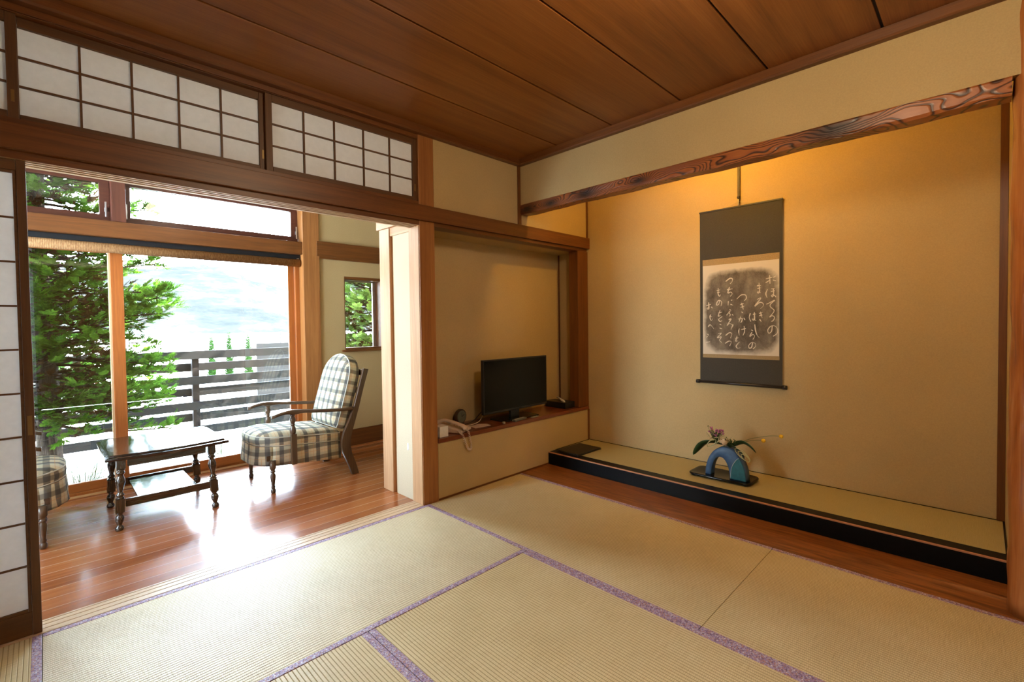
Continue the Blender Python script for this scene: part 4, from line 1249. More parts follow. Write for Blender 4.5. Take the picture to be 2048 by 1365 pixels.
strokes = [[(-1.484,1.465),(-1.523,1.474)],[(-1.507,1.488),(-1.509,1.43)],[(-1.482,1.438),(-1.507,1.454)],[(-1.53,1.472),(-1.545,1.48)],[(-1.529,1.453),(-1.545,1.447)],[(-1.493,1.392),(-1.483,1.363),(-1.491,1.335)],[(-1.518,1.394),(-1.537,1.395)],[(-1.515,1.376),(-1.539,1.38)],[(-1.53,1.396),(-1.531,1.36),(-1.526,1.339),(-1.518,1.346),(-1.529,1.354),(-1.545,1.338)],[(-1.487,1.29),(-1.504,1.298),(-1.537,1.315),(-1.512,1.289),(-1.512,1.271),(-1.531,1.252),(-1.534,1.24),(-1.523,1.222),(-1.507,1.201),(-1.523,1.21),(-1.537,1.198),(-1.529,1.177),(-1.518,1.171)],[(-1.523,1.138),(-1.518,1.102),(-1.501,1.09),(-1.496,1.114),(-1.515,1.138),(-1.539,1.139),(-1.554,1.12),(-1.553,1.09),(-1.529,1.069)],[(-1.427,1.421),(-1.452,1.422)],[(-1.43,1.402),(-1.451,1.406)],[(-1.44,1.441),(-1.444,1.383),(-1.435,1.371),(-1.43,1.378),(-1.441,1.382),(-1.451,1.37)],[(-1.428,1.326),(-1.452,1.334),(-1.413,1.28),(-1.444,1.304),(-1.465,1.297),(-1.466,1.278),(-1.449,1.261)],[(-1.441,1.227),(-1.463,1.235)],[(-1.441,1.212),(-1.465,1.216)],[(-1.449,1.239),(-1.46,1.196)],[(-1.444,1.187),(-1.455,1.169)],[(-1.384,1.229),(-1.377,1.201),(-1.387,1.173)],[(-1.401,1.222),(-1.421,1.225)],[(-1.41,1.237),(-1.411,1.188),(-1.401,1.182),(-1.398,1.191),(-1.421,1.179)],[(-1.413,1.151),(-1.418,1.108),(-1.429,1.074),(-1.441,1.06)],[(-1.391,1.113),(-1.401,1.106)],[(-1.394,1.095),(-1.381,1.067),(-1.401,1.08),(-1.412,1.068),(-1.401,1.046)],[(-1.399,1.021),(-1.392,0.99),(-1.378,0.983),(-1.374,1.002),(-1.393,1.024),(-1.415,1.018),(-1.418,0.997),(-1.401,0.978)],[(-1.294,1.335),(-1.323,1.362),(-1.352,1.361),(-1.358,1.338),(-1.344,1.32)],[(-1.317,1.293),(-1.341,1.302)],[(-1.32,1.274),(-1.344,1.283)],[(-1.326,1.306),(-1.338,1.258)],[(-1.326,1.243),(-1.335,1.233)],[(-1.304,1.19),(-1.329,1.196),(-1.326,1.171),(-1.317,1.168)],[(-1.32,1.208),(-1.308,1.168)],[(-1.341,1.199),(-1.349,1.183)],[(-1.311,1.123),(-1.307,1.101),(-1.311,1.073)],[(-1.323,1.114),(-1.355,1.123)],[(-1.343,1.139),(-1.346,1.101),(-1.335,1.073)],[(-1.284,1.051),(-1.305,1.057)],[(-1.296,1.07),(-1.287,1.032),(-1.302,1.035)],[(-1.311,1.026),(-1.29,0.997),(-1.299,0.981),(-1.317,0.985)],[(-1.218,1.467),(-1.246,1.487),(-1.264,1.483),(-1.261,1.461),(-1.249,1.449)],[(-1.227,1.406),(-1.264,1.41)],[(-1.244,1.424),(-1.233,1.383),(-1.255,1.388),(-1.262,1.372),(-1.249,1.357)],[(-1.236,1.322),(-1.234,1.293)],[(-1.255,1.328),(-1.264,1.329)],[(-1.251,1.299),(-1.268,1.292)],[(-1.245,1.261),(-1.254,1.254)],[(-1.248,1.248),(-1.239,1.236),(-1.252,1.223),(-1.242,1.213)],[(-1.224,1.22),(-1.233,1.233)],[(-1.263,1.226),(-1.269,1.216)],[(-1.239,1.188),(-1.254,1.191),(-1.227,1.146),(-1.245,1.159),(-1.269,1.146)],[(-1.269,1.152),(-1.254,1.117)],[(-1.217,1.072),(-1.242,1.092),(-1.26,1.085),(-1.251,1.053)],[(-1.214,1.014),(-1.239,1.031),(-1.256,1.025),(-1.245,0.996)],[(-1.165,1.423),(-1.164,1.381),(-1.174,1.361),(-1.181,1.373)],[(-1.154,1.404),(-1.178,1.409)],[(-1.156,1.388),(-1.178,1.393)],[(-1.174,1.328),(-1.168,1.303),(-1.154,1.297),(-1.156,1.316),(-1.171,1.332),(-1.189,1.318),(-1.184,1.289)],[(-1.165,1.238),(-1.19,1.244)],[(-1.177,1.257),(-1.165,1.215),(-1.18,1.221)],[(-1.193,1.211),(-1.168,1.192),(-1.177,1.176),(-1.193,1.182)],[(-1.174,1.156),(-1.186,1.15)],[(-1.174,1.127),(-1.19,1.121)],[(-1.164,1.085),(-1.186,1.088),(-1.158,1.056),(-1.186,1.062),(-1.174,1.036),(-1.189,1.02)],[(-1.078,1.296),(-1.111,1.305)],[(-1.095,1.319),(-1.096,1.273),(-1.082,1.273),(-1.098,1.286)],[(-1.114,1.286),(-1.124,1.275)],[(-1.111,1.229),(-1.104,1.207),(-1.114,1.183),(-1.123,1.196)],[(-1.101,1.218),(-1.119,1.21)],[(-1.091,1.137),(-1.107,1.151),(-1.133,1.121)],[(-1.088,1.081),(-1.094,1.071)],[(-1.078,1.058),(-1.087,1.065)],[(-1.074,1.018),(-1.104,1.025)]]
b = MB()
for st in strokes:
    pp = smooth_path([(XS, y, z) for y, z in st], 5)
    n = len(pp)
    for i in range(n - 1):
        a, c = pp[i], pp[i + 1]
        d = (c - a)
        if d.length < 1e-6: continue
        nn = Vector((0, -d.z, d.y)).normalized()
        def wdt(k):
            u = k / (n - 1); return 0.0034 * (0.55 + 0.45 * math.sin(PI * min(1, u * 1.15 + 0.12)) + 0.25 * math.sin(u * 7 + a.y * 40))
        w0, w1_ = wdt(i), wdt(i + 1)
        e = d.normalized() * 0.0006
        q_ = [a - nn * w0 - e, a + nn * w0 - e, c + nn * w1_ + e, c - nn * w1_ + e]
        x_ = lambda p: curve_x(p.z) - 0.0022
        b.add([(x_(p), p.y, p.z) for p in q_] + [(x_(p) + 0.0008, p.y, p.z) for p in q_], [(0, 1, 2, 3), (7, 6, 5, 4), (0, 4, 5, 1), (1, 5, 6, 2), (2, 6, 7, 3), (3, 7, 4, 0)])
U(b.build('brush_writing', plain('pale_brushwork', (0.66, 0.60, 0.50), 0.85, vary=0.12, scale=90), fix=False), cp_)
b = MB(); b.tube([(XS, -1.600, 0.722), (XS, -1.016, 0.722)], 0.0105, 14)
for yy in (-1.600, -1.016):
    b.tube([(XS, yy - 0.013, 0.722), (XS, yy + 0.013, 0.722)], 0.0145, 14)
L(b.build('roller_rod', plain('dark_rod', (0.018, 0.014, 0.012), 0.35)), sr_)
b = MB(); b.box(XS - 0.004, XS + 0.006, -1.588, -1.028, 1.990, 2.001)
L(b.build('top_batten', plain('dark_batten', (0.02, 0.017, 0.012), 0.5), None, 0.001), sr_)
b = MB()
b.tube([(XS, -1.215, 2.001), (XS - 0.002, -1.308, 2.030)], 0.0014, 6); b.tube([(XS, -1.405, 2.001), (XS - 0.002, -1.308, 2.030)], 0.0014, 6)
L(b.build('hanging_cord', plain('pale_cord', (0.50, 0.40, 0.24), 0.8)), sr_)
# adjustable hook the scroll hangs from
hk = empty('scroll_hook', (XS, -1.308, 2.02), 0, 'notched dark hanger strip holding the scroll from above', 'hook')
b = MB(); b.box(XS - 0.003, XS + 0.003, -1.316, -1.300, 2.055, 2.60)
for k in range(26):
    z = 2.07 + k * 0.02
    b.box(XS - 0.0045, XS - 0.003, -1.3145, -1.3015, z, z + 0.009)
L(b.build('strip', plain('aged_bamboo', (0.05, 0.033, 0.015), 0.5)), hk)
b = MB(); b.tube([(XS, -1.308, 2.062), (XS, -1.308, 2.018)], 0.0062, 10)
b.sphere((XS, -1.308, 2.060), 0.012, 12, 8)
L(b.build('hook_knob', plain('dark_knob', (0.03, 0.02, 0.012), 0.4)), hk)
b = MB(); b.tube([(XS - 0.006, -1.308, 2.045), (XS - 0.006, -1.308, 2.003)], 0.0035, 8)
L(b.build('cord_loop', plain('white_loop', (0.6, 0.55, 0.45), 0.7)), hk)

# ================================================================== THINGS ON THE ALCOVE PLATFORM
ZP = 0.1022
fo = empty('folder', (1.515, -0.16, ZP), 0, 'dark leather folder lying at the left end of the alcove platform', 'folder')
M_LEA = plain('dark_leather', (0.018, 0.016, 0.013), 0.45, vary=0.2, scale=60)
b = MB(); b.prism([(1.364, -0.040), (1.352, -0.270), (1.671, -0.278), (1.673, -0.052)], ZP, ZP + 0.006, 'z')
L(b.build('back_cover', M_LEA, None, 0.001), fo)
b = MB(); b.prism([(1.372, -0.048), (1.360, -0.262), (1.660, -0.270), (1.664, -0.060)], ZP + 0.0061, ZP + 0.011, 'z')
L(b.build('pages', plain('grey_pages', (0.12, 0.13, 0.12), 0.7)), fo)
b = MB(); b.prism([(1.366, -0.042), (1.354, -0.268), (1.670, -0.276), (1.672, -0.054)], ZP + 0.0111, ZP + 0.015, 'z')
L(b.build('front_cover', M_LEA, None, 0.001), fo)

def rr_poly(x0, x1, y0_, y1_, r, n=6):
    p = []
    for cx_, cyy, a0 in ((x1 - r, y1_ - r, 0), (x0 + r, y1_ - r, 90), (x0 + r, y0_ + r, 180), (x1 - r, y0_ + r, 270)):
        for k in range(n + 1):
            a = R(a0 + 90 * k / n); p.append((cx_ + r * math.cos(a), cyy + r * math.sin(a)))
    return p
ft = empty('vase_stand', (1.62, -1.29, ZP), 0, 'glossy black lacquered stand under the blue arched vase', 'stand')
b = MB()
def loft_poly(b, polys):
    n = len(polys[0]); v = [p for r_ in polys for p in r_]
    f = [(i * n + k, i * n + (k + 1) % n, (i + 1) * n + (k + 1) % n, (i + 1) * n + k) for i in range(len(polys) - 1) for k in range(n)]
    f += [tuple(range(n)), tuple((len(polys) - 1) * n + k for k in range(n))]
    b.add(v, f)
def stp(e, z): return [(x, y, z) for x, y in rr_poly(1.515 - e, 1.735 + e, -1.492 - e, -1.092 + e, 0.045 + e)]
b.smooth = True
loft_poly(b, [stp(-0.004, ZP + 0.0075), stp(0.0, ZP + 0.009), stp(0.003, ZP + 0.015), stp(0.0, ZP + 0.021), stp(-0.006, ZP + 0.0225), stp(-0.012, ZP + 0.0205)])
L(b.build('tray_top', M_BLACK), ft)
for fx, fy in ((1.54, -1.46), (1.54, -1.125), (1.71, -1.46), (1.71, -1.125)):
    b = MB(); b.lathe([(0.012, 0), (0.014, 0.004), (0.012, 0.0078)], (fx, fy, ZP + 0.0002), 12)
    L(b.build('foot', M_BLACK), ft)
ZV = ZP + 0.0208
# arched vase
t = NT('blue_glaze'); n_ = t.noise(t.co, 30, 4)
t.pbr(t.ramp(n_, [(0.3, (0.030, 0.085, 0.19)), (0.7, (0.050, 0.125, 0.26))]), 0.45, 0.5, t.bump(t.noise(t.co, 220, 3), 0.1, 0.0006))
M_BLUE = t.m
M_TEAL = plain('teal_glaze', (0.012, 0.115, 0.145), 0.42, vary=0.18, scale=40)
va = empty('arch_vase', (1.60, -1.33, ZV), 0, 'blue ceramic vase shaped like an arch with a teal quarter panel', 'vase')
Yc, Ro = -1.328, 0.133
Yi, Ri = -1.295, 0.061
hz = 0.205 / 0.133
na = 36
def arc_o(a): return (Yc + Ro * math.cos(a), ZV + max(0.0, Ro * hz * math.sin(a)))
def arc_i(a): return (Yi + Ri * math.cos(a), ZV + max(0.0, 0.133 * math.sin(a)))
b = MB(); b.smooth = True
xa, xb = 1.562, 1.632
pro = []
rings = []
for k in range(na + 1):
    a = PI * k / na
    o1, i1 = arc_o(a), arc_i(a)
    e = 0.005
    mo = (o1[0] + (i1[0] - o1[0]) * 0.07, o1[1] + (i1[1] - o1[1]) * 0.07); mi_ = (i1[0] + (o1[0] - i1[0]) * 0.07, i1[1] + (o1[1] - i1[1]) * 0.07)
    rings.append([(xa + e, *o1), (xa, *mo), (xa, *mi_), (xa + e, *i1), (xb - e, *i1), (xb, *mi_), (xb, *mo), (xb - e, *o1)])
v = [p for r_ in rings for p in r_]
f = [(i * 8 + k, i * 8 + (k + 1) % 8, (i + 1) * 8 + (k + 1) % 8, (i + 1) * 8 + k) for i in range(na) for k in range(8)]
f += [tuple(range(8)), tuple(na * 8 + k for k in range(8))]
b.add(v, f)
vb_ = L(b.build('body', M_BLUE), va)
# teal quarter on the face: right lower part (towards -y)
b = MB()
poly = []
for k in range(0, 13):
    a = PI - R(0) - (R(47)) * k / 12
    y, z = arc_o(a); poly.append((y + 0.004 * (1 if y < Yc else -1), z - 0.003 * k / 12))
top = poly[-1]
cvs = [top, (-1.397, ZV + 0.128), (-1.375, ZV + 0.088), (-1.366, ZV + 0.045), (-1.3635, ZV + 0.002)]
inner = [(p.y, p.z) for p in smooth_path([(0, y, z) for y, z in cvs], 5)]
b.prism(poly + inner[1:], xa - 0.0022, xa + 0.004, 'x')
U(b.build('teal_panel', M_TEAL, None, 0.0008), vb_)['label'] = 'teal glazed quarter panel'
b = MB(); b.tube([(xa - 0.0012, y + 0.0015, z) for y, z in inner], 0.0017, 6)
U(b.build('pale_line', plain('pale_line', (0.45, 0.50, 0.52), 0.5)), vb_)

# flowers
M_LEAF = plain('broad_leaf', (0.022, 0.055, 0.014), 0.35, vary=0.35, scale=25)
M_STEM = plain('green_stem', (0.06, 0.11, 0.03), 0.5)
ZT = ZV + 0.206
def leaf(b, pts, wd, up_=(0, 0, 1)):
    P = smooth_path(pts, 6); n = len(P)
    u_ = Vector(up_)
    def g(i, j):
        t_ = (P[min(i + 1, n - 1)] - P[max(i - 1, 0)]).normalized()
        sd = t_.cross(u_).normalized(); nn = sd.cross(t_)
        s_ = (j - 2) / 2
        k = i / (n - 1)
        w_ = wd * (math.sin(PI * min(1, k * 0.96 + 0.03)) ** 0.7)
        return P[i] + sd * s_ * w_ + nn * (abs(s_) * w_ * 0.35)
    b.smooth = True
    b.grid(g, n, 5)
def leafobj(name, pts, wd, up_, label, m_=None):
    b = MB(); leaf(b, pts, wd, up_)
    o = b.build(name, m_ or M_LEAF, None, fix=False)
    md = o.modifiers.new('thick', 'SOLIDIFY'); md.thickness = 0.0012
    tag(o, label, 'leaf', 'leaves of the flower arrangement')
    return o
leafobj('broad_leaf', [(1.597, -1.30, ZT + 0.002), (1.59, -1.23, ZT + 0.006), (1.585, -1.165, ZT - 0.022), (1.58, -1.105, ZT - 0.098)], 0.036, (0.5, 0, 1), 'broad dark green leaf drooping to the left of the vase')
leafobj('broad_leaf', [(1.597, -1.36, ZT + 0.002), (1.59, -1.42, ZT + 0.034), (1.58, -1.465, ZT + 0.028), (1.57, -1.515, ZT - 0.006)], 0.032, (0.6, 0, 1), 'broad dark green leaf pointing right behind the looped grass')
leafobj('broad_leaf', [(1.592, -1.34, ZT), (1.565, -1.37, ZT + 0.012), (1.55, -1.42, ZT - 0.01), (1.545, -1.455, ZT - 0.045)], 0.016, (0.8, 0, 1), 'narrow green leaf over the right shoulder of the vase')
M_STRIPE = plain('striped_grass', (0.52, 0.52, 0.28), 0.5)
def loop(name, c, a, bb, ang, n_, label):
    b = MB()
    for q in range(n_):
        k = 1 - 0.22 * q
        pts = []
        for i in range(25):
            th = 2 * PI * i / 24
            y = a * k * math.cos(th) - a * (1 - k); z = bb * k * math.sin(th)
            pts.append((c[0] - 0.004 * q + 0.006 * math.sin(th), c[1] + y * math.cos(ang) - z * math.sin(ang), c[2] + y * math.sin(ang) + z * math.cos(ang)))
        b.tube(pts, 0.0021, 5, flat=(1.5, 0.8), cap=False)
    o = b.build(name, M_STRIPE); tag(o, label, 'grass', 'looped striped grasses'); return o
loop('looped_grass', (1.556, -1.250, ZT + 0.022), 0.050, 0.019, R(135), 2, 'looped cream striped grass blades left of the rose')
loop('looped_grass', (1.540, -1.445, ZT - 0.026), 0.056, 0.019, R(38), 3, 'looped cream striped grass blades hanging on the right of the vase')
# cream rose
ro = empty('rose', (1.572, -1.318, ZT - 0.003), 0, 'cream rose in the middle of the arrangement', 'flower')
M_ROSE = plain('cream_petal', (0.85, 0.68, 0.45), 0.6, vary=0.12, scale=60)
b = MB(); b.tube([(0, 0, -0.004), (0, 0, 0.020)], 0.003, 6); b.build('stem', M_STEM, ro)
b = MB(); b.smooth = True
for layer, (nr, rr1, h, tl_) in enumerate([(5, 0.022, 0.034, 0.30), (5, 0.017, 0.040, 0.15), (4, 0.011, 0.044, 0.0), (3, 0.006, 0.046, -0.1)]):
    for k in range(nr):
        a0 = 2 * PI * (k / nr) + layer * 0.6
        def pg(i, j):
            th = a0 + (j - 3) / 3 * (PI / nr * 1.5)
            z = h * i / 4
            r_ = rr1 * (0.35 + 0.65 * math.sin(PI * 0.5 * min(1, i / 2.5))) + tl_ * 0.006 * (i / 4) ** 2 * 4
            ze = z - 0.010 * ((j - 3) / 3) ** 2 * (i / 4)
            return (r_ * math.cos(th), r_ * math.sin(th), 0.014 + ze)
        b.grid(pg, 5, 7)
b.build('petals', M_ROSE, ro, fix=False)
# yellow billy buttons
def button(y, z, x, label):
    root = empty('billy_button', (1.595, -1.345, ZT - 0.006), 0, label, 'flower', 'yellow ball flowers on long stems')
    o0 = root.location
    b = MB(); P = smooth_path([(0, 0, 0), (x * 0.3, (y - o0.y) * 0.4, (z - o0.z) * 0.62), (x * 0.7, (y - o0.y) * 0.8, (z - o0.z) * 0.95), (x, y - o0.y, z - o0.z)], 6)
    b.tube(P, 0.0013, 5); b.build('stem', M_STEM, root)
    b = MB(); b.sphere((x, y - o0.y, z - o0.z), 0.0125, 18, 12, fn=lambda d: 1 + 0.05 * math.sin(d.x * 21) * math.sin(d.y * 23) * math.cos(d.z * 19))
    b.build('ball_head', plain('yellow_ball', (0.75, 0.46, 0.02), 0.8, vary=0.25, scale=260), root)
button(-1.552, 0.404, 0.0, 'lower yellow ball flower, nearer the vase')
button(-1.653, 0.448, 0.0, 'upper yellow ball flower, farthest out to the right')
# purple statice and small filler greens
def sprig(name, c, h, n, heads, hc, label, seed, cat, spread=0.03):
    q = random.Random(seed)
    root = empty(name, c, 0, label, cat)
    b = MB(); bl = MB(); bh = MB()
    for k in range(n):
        a = q.uniform(0, 2 * PI); rr_ = q.uniform(0.2, 1) * spread
        tip = Vector((rr_ * math.cos(a) * 0.5, rr_ * math.sin(a), h * q.uniform(0.55, 1)))
        b.tube([(0, 0, 0), tip * 0.5 + Vector((0, 0, 0.004)), tip], 0.0009, 5)
        for r_ in range(4):
            p = tip * q.uniform(0.35, 1); d = Vector((q.uniform(-1, 1), q.uniform(-1, 1), q.uniform(-0.2, 1))).normalized() * 0.017
            sd = d.cross(Vector((0, 0, 1))).normalized() * 0.0034
            bl.add([p, p + d * 0.5 + sd, p + d, p + d * 0.5 - sd, p + d * 0.5 + Vector((0, 0, -0.0008))], [(0, 1, 2, 3), (0, 3, 4), (0, 4, 1), (2, 1, 4), (2, 4, 3)])
        if k < heads:
            for r_ in range(7):
                bh.sphere(tip + Vector((q.uniform(-1, 1), q.uniform(-1, 1), q.uniform(-.3, 1))) * 0.0070, 0.0034, 6, 4)
    b.build('stems', M_STEM, root); bl.build('leaves', M_LEAF, root)
    if heads: bh.build('flower_heads', plain(name + '_head', hc, 0.7), root)
    return root
sprig('purple_statice', (1.600, -1.250, ZT - 0.001), 0.112, 44, 20, (0.42, 0.12, 0.30), 'sprig of tiny purple flowers standing highest in the arrangement', 3, 'flower', 0.062)
sprig('filler_greenery', (1.586, -1.350, ZT - 0.002), 0.055, 60, 0, (0.1, 0.1, 0.1), 'fine dark green filler leaves right of the rose', 5, 'greenery', 0.075)

# ================================================================== OUTSIDE
def ground_mat():
    t = NT('bright_gravel')
    a = t.noise(t.co, 0.9, 4); c = t.noise(t.co, 26, 4, 0.7)
    f = t.math('ADD', t.math('MULTIPLY', a, 0.5), t.math('MULTIPLY', c, 0.5))
    t.pbr(t.ramp(f, [(0.35, (0.36, 0.34, 0.30)), (0.6, (0.55, 0.54, 0.50))]), 0.95, 0.1, t.bump(c, 0.4, 0.01))
    return t.m
b = MB(); b.grid(lambda i, j: (-60 + 5.0 * i, 1.99 + (j ** 1.9) * 0.55, -0.13 - 0.04 * min(j, 12) + 0.02 * math.sin(i * 1.7 + j)), 41, 16)
o = b.build('ground', ground_mat(), fix=True); o['kind'] = 'structure'
t = NT('pale_hill_forest'); n_ = t.noise(t.map((0.05, 0.05, 0.16)), 1.0, 6, 0.75); n2_ = t.noise(t.map((0.009, 0.009, 0.02)), 1.0, 3)
t.pbr(t.ramp(t.math('ADD', t.math('MULTIPLY', n_, 0.6), t.math('MULTIPLY', n2_, 0.4)), [(0.38, (0.0115, 0.0130, 0.0130)), (0.50, (0.017, 0.0180, 0.017)), (0.60, (0.04, 0.04, 0.037))]), 1.0, 0.0)
b = MB(); b.smooth = True
def hill(i, j):
    x = -500 + 26 * i; y0_ = 300 + 0.12 * x
    hgt = 62 + 22 * math.sin(i * 0.23) + 12 * math.sin(i * 0.61 + 1) + 5 * math.sin(i * 1.7)
    k = j / 9
    return (x, y0_ + 150 * k, -2 + hgt * math.sin(k * PI / 2) ** 0.9 + 2.5 * math.sin(i * 1.9 + j * 2.3) * (j > 0))
b.grid(hill, 60, 10)
o = b.build('hills', t.m); o['kind'] = 'structure'

# slatted garden fence, boards alternately on both sides of the posts
def fence_wood():
    t = NT('weathered_dark_fence'); a = t.noise(t.map((1.5, 30, 30)), 1.0, 4, 0.6); c = t.noise(t.map((12, 300, 300)), 1.0, 2)
    f = t.math('ADD', t.math('MULTIPLY', a, 0.7), t.math('MULTIPLY', c, 0.3))
    t.pbr(t.ramp(f, [(0.3, (0.003, 0.0026, 0.0026)), (0.7, (0.009, 0.0075, 0.007))]), 0.75, 0.3, t.bump(f, 0.3, 0.002))
    return t.m
MF = fence_wood()
MFP = plain('fence_post_wood', (0.014, 0.009, 0.008), 0.8, 0.2, vary=0.3, scale=12)
fe = empty('garden_fence', (0.0, 4.0, -0.2), 0, 'dark horizontal board garden fence beyond the big window', 'fence')
tops = [0.909, 0.758, 0.603, 0.455, 0.300, 0.153, 0.005]
for k, zt_ in enumerate(tops):
    yy = (4.0, 4.028) if k % 2 == 0 else (4.104, 4.132)
    b = MB(); b.box(-5.5, 3.4, yy[0], yy[1], zt_ - 0.097, zt_)
    L(b.build('board', MF, None, 0.002), fe)
for xp in (-2.35, -0.46 + 0.012, 1.45, 3.3):
    b = MB(); b.box(xp, xp + 0.072, 4.0285, 4.1035, -0.32, 0.895)
    L(b.build('post', MFP, None, 0.002), fe)
f2 = empty('far_fence', (1.6, 5.5, -0.2), 0, 'second dark board fence standing just behind the garden fence on the right', 'fence')
for zt_ in (0.925, 0.742, 0.575, 0.40, 0.23):
    b = MB(); b.box(0.716, 5.2, 5.5, 5.53, zt_ - 0.135, zt_)
    L(b.build('board', MF, None, 0.002), f2)
for xp in (0.83, 2.6, 4.4):
    b = MB(); b.box(xp, xp + 0.06, 5.5305, 5.59, -0.45, 0.9)
    L(b.build('post', MFP, None, 0.002), f2)

# conifers -------------------------------------------------------------
def bark():
    t = NT('conifer_bark'); a = t.noise(t.map((26, 26, 5)), 1.0, 5, 0.65)
    t.pbr(t.ramp(a, [(0.35, (0.012, 0.007, 0.005)), (0.5, (0.045, 0.030, 0.022)), (0.66, (0.10, 0.08, 0.065))]), 0.9, 0.2, t.bump(a, 0.9, 0.02))
    return t.m
def leafmat(name, a, c, tr=0.35):
    t = NT(name); n_ = t.noise(t.co, 7, 3); n3 = t.noise(t.co, 60, 2)
    col = t.ramp(t.math('ADD', t.math('MULTIPLY', n_, 0.6), t.math('MULTIPLY', n3, 0.4)), [(0.36, a), (0.62, c)])
    d = t.n('ShaderNodeBsdfDiffuse'); t.l(col, d.inputs[0]); q = t.n('ShaderNodeBsdfTranslucent'); t.l(col, q.inputs[0])
    mx = t.n('ShaderNodeMixShader'); mx.inputs[0].default_value = tr
    t.l(d.outputs[0], mx.inputs[1]); t.l(q.outputs[0], mx.inputs[2]); t.l(mx.outputs[0], t.out.inputs[0])
    return t.m
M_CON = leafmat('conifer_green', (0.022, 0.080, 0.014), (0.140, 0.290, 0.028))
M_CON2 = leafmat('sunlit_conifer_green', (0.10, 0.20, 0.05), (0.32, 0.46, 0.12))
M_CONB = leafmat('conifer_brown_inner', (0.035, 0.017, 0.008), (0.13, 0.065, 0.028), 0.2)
M_BARK = bark()
def spray(b, o, d, up_, size, q):
    """flat fan-like spray of scale leaves"""
    d = d.normalized(); sd = d.cross(up_)
    sd = sd.normalized() if sd.length > 1e-3 else d.orthogonal().normalized(); n = sd.cross(d)
    V = []; F = []
    nb = 5
    def blade(p, dd, ln, wd):
        s_ = dd.cross(n).normalized() * wd
        i = len(V)
        V.extend([p, p + dd * ln * 0.45 + s_, p + dd * ln, p + dd * ln * 0.45 - s_, ])
        F.append((i, i + 1, i + 2, i + 3))
    blade(o, d, size, size * 0.10)
    for k in range(nb):
        u = 0.12 + 0.72 * k / (nb - 1)
        p = o + d * size * u
        ln = size * (0.58 - 0.40 * u)
        for s_ in (-1, 1):
            a = R(38 + q.uniform(-10, 10))
            dd = (d * math.cos(a) + sd * s_ * math.sin(a) + n * q.uniform(-0.25, 0.25)).normalized()
            blade(p, dd, ln, ln * 0.17)
            for r_ in (0.35, 0.65):
                p2 = p + dd * ln * r_
                blade(p2, (dd + d * 0.7 + n * q.uniform(-0.3, 0.3)).normalized(), ln * 0.42, ln * 0.12)
    b.add(V, F)
def conifer(name, base, height, rad_fn, z_low, n_br, label, seed, spr=0.12, trunk_r=0.085, dens=1.0, lean=(0, 0), green=None, group=None):
    q = random.Random(seed)
    root = empty(name, base, 0, label, 'tree', group)
    b = MB(); b.smooth = True
    P = [(lean[0] * z / height + 0.02 * math.sin(z * 2.1), lean[1] * z / height + 0.015 * math.sin(z * 1.3), z) for z in [height * i / 16 for i in range(17)]]
    b.tube(P, [trunk_r * (1.35 if i == 0 else 1.0) * (1 - 0.9 * i / 16) + 0.004 for i in range(17)], 12)
    b.build('trunk', M_BARK, root)
    br = MB(); fo_ = MB(); fb = MB()
    for k in range(n_br):
        z = z_low + (height - z_low) * (k / n_br) ** 1.15
        a = k * 2.39996 + q.uniform(-0.4, 0.4)
        ln = rad_fn(z) * q.uniform(0.75, 1.05)
        if math.sin(a) < 0: ln = min(ln, ((0.42 if z < 2.2 else 0.16)) / max(0.15, -math.sin(a)))
        if ln <= 0.03: continue
        tx = lean[0] * z / height; ty = lean[1] * z / height
        s0 = Vector((tx, ty, z)); dirn = Vector((math.cos(a), math.sin(a), 0))
        e = s0 + dirn * ln + Vector((0, 0, ln * q.uniform(-0.12, 0.28)))
        mid = s0.lerp(e, 0.5) + Vector((0, 0, -0.05 * ln))
        BP = smooth_path([s0, mid, e], 4)
        br.tube(BP, [0.011 * (1 - 0.8 * i / (len(BP) - 1)) * (0.5 + ln) for i in range(len(BP))], 5)
        nt = max(3, int(ln * 11 * dens))
        for j in range(nt):
            u = 0.22 + 0.78 * (j + q.random()) / nt
            i = min(int(u * (len(BP) - 1)), len(BP) - 2); p = BP[i].lerp(BP[i + 1], u * (len(BP) - 1) - i)
            tl_ = 0.11 + 0.20 * ln * (1 - u) 
            for s_ in (-1, 1):
                aa = a + s_ * R(q.uniform(25, 70))
                td = Vector((math.cos(aa), math.sin(aa), q.uniform(-0.15, 0.45))).normalized()
                te = p + td * tl_
                br.tube([p, te], [0.003, 0.0012], 3, cap=False)
                ns = 3
                for r_ in range(ns):
                    pp = p.lerp(te, 0.35 + 0.65 * (r_ + 1) / ns)
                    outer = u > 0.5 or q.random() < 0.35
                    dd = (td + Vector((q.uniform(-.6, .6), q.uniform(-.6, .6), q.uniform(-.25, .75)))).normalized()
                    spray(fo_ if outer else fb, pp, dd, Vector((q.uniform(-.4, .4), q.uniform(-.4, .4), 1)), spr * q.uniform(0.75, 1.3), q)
    br.build('branches', plain('twig_brown', (0.03, 0.019, 0.012), 0.9, 0.1), root, fix=False)
    fo_.build('foliage', green or M_CON, root, fix=False)
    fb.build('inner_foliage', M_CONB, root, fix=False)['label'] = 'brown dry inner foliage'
    return root
def r_main(z):
    zz = z - 0.13
    if zz < 0.55: return 0.80 + 0.3 * (zz)
    return max(0.05, 0.98 - 0.10 * (zz - 0.9) - 0.04 * max(0, zz - 2.6)) if zz < 6.5 else 0.2
conifer('conifer_tree', (-1.715, 2.98, -0.20), 6.2, lambda z: max(0.06, (0.86 + 0.05 * math.sin(z * 5)) * (1 - 0.62 * max(0, z - 1.7) / 4.4)), 0.55, 460, 'large conifer with green sprays and brown inner twigs outside the left of the window', 11, 0.090, 0.085, 1.4)
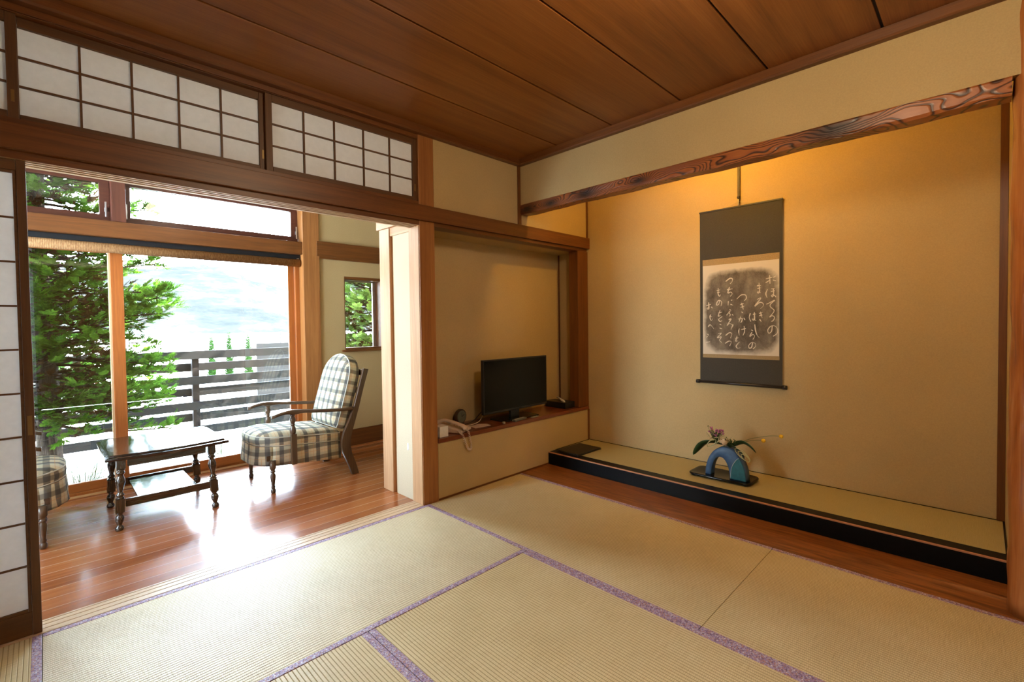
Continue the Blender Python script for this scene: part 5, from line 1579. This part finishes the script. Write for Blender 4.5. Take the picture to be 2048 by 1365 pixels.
conifer('conifer_tree', (1.42, 2.95, -0.20), 4.2, lambda z: max(0.05, 0.68 * (1 - 0.7 * max(0, z - 1.4) / 2.8)), 0.55, 220, 'bushy conifer seen through the small side window', 23, 0.095, 0.07, 1.7, green=M_CON2)
M_CONY = leafmat('young_conifer_green', (0.006, 0.024, 0.006), (0.022, 0.060, 0.012), 0.2)
def small_con(x, y, h, seed, label):
    q = random.Random(seed)
    root = empty('young_conifer', (x, y, -0.75), 0, label, 'tree', 'young conifers in the garden beyond the fence')
    b = MB(); b.tube([(0, 0, 0), (0, 0, h * 0.95)], [0.02, 0.006], 6); b.build('trunk', M_BARK, root)
    f = MB()
    for k in range(260):
        z = h * (0.18 + 0.80 * k / 260); a = k * 2.4
        r_ = 0.16 * (1 - z / h) ** 0.5 + 0.04
        d = Vector((math.cos(a), math.sin(a), 0.8)).normalized()
        spray(f, Vector((0, 0, z)) + Vector((math.cos(a), math.sin(a), 0)) * r_ * 0.25, d, Vector((0, 0, 1)), r_ * q.uniform(0.8, 1.2), q)
    f.build('foliage', M_CONY, root, fix=False)
small_con(2.003, 14, 1.72, 1, 'young conifer farthest left of the three green ones beyond the fence')
small_con(2.488, 14, 1.80, 2, 'young conifer in the middle of the three beyond the fence')
small_con(3.037, 14, 1.74, 3, 'young conifer right of the three, beside the far fence')
def pole(x, y, z0_, z1_, label):
    b = MB(); b.tube([(0, 0, 0), (0, 0, z1_ - z0_)], 0.028, 6)
    o = b.build('garden_stake', MF); o.location = (x, y, z0_)
    tag(o, label, 'stake', 'thin stakes beyond the far fence')
for i, (px_, zt_) in enumerate([(4.12, 1.05), (4.72, 1.0), (4.98, 1.08), (5.2, 0.98)]):
    pole(px_, 14.2, -0.75, zt_, ('leftmost thin dark stake rising above the far fence', 'second from the left of the stakes above the far fence', 'tallest stake above the far fence, third from the left', 'rightmost stake above the far fence, close to the window frame')[i])
for i, px_ in enumerate([12.95, 13.35, 13.75]):
    pole(px_, 30, -0.8, 1.75, ('left one of three tiny stakes in the pale field', 'middle one of three tiny stakes in the pale field', 'right one of three tiny stakes in the pale field')[i])
# grass tuft and weeds by the window
M_GR = leafmat('dry_grass', (0.03, 0.05, 0.012), (0.10, 0.13, 0.04))
def tuft(name, c, n, h, label, seed, spread=0.09):
    q = random.Random(seed); b = MB()
    for k in range(n):
        a = q.uniform(0, 2 * PI); r_ = q.uniform(0, spread * 0.5); hh = h * q.uniform(0.45, 1)
        ln = q.uniform(0.3, 1.3) * spread
        p0 = Vector((r_ * math.cos(a), r_ * math.sin(a), 0)); p1 = p0 + Vector((math.cos(a) * ln * 0.4, math.sin(a) * ln * 0.4, hh * 0.7)); p2 = p0 + Vector((math.cos(a) * ln * 1.3, math.sin(a) * ln * 1.3, hh * q.uniform(0.75, 1.05)))
        b.tube([p0, p1, p2], [0.0022, 0.0018, 0.0005], 4, cap=False)
    o = b.build(name, M_GR, fix=False); o.location = c
    tag(o, label, 'grass', 'wild grass tufts outside the window')
tuft('grass_tuft', (-1.50, 2.55, -0.145), 46, 0.34, 'tall grass tuft at the foot of the big conifer', 4, 0.15)
tuft('grass_tuft', (-1.05, 2.35, -0.145), 18, 0.20, 'sparse grass tuft showing beneath the coffee table', 6, 0.12)
tuft('grass_tuft', (-0.40, 3.0, -0.145), 12, 0.22, 'thin weeds in front of the fence left of the armchair', 8, 0.12)
tuft('grass_tuft', (0.02, 3.2, -0.145), 12, 0.50, 'taller weeds in front of the fence behind the armchair arm', 9, 0.14)
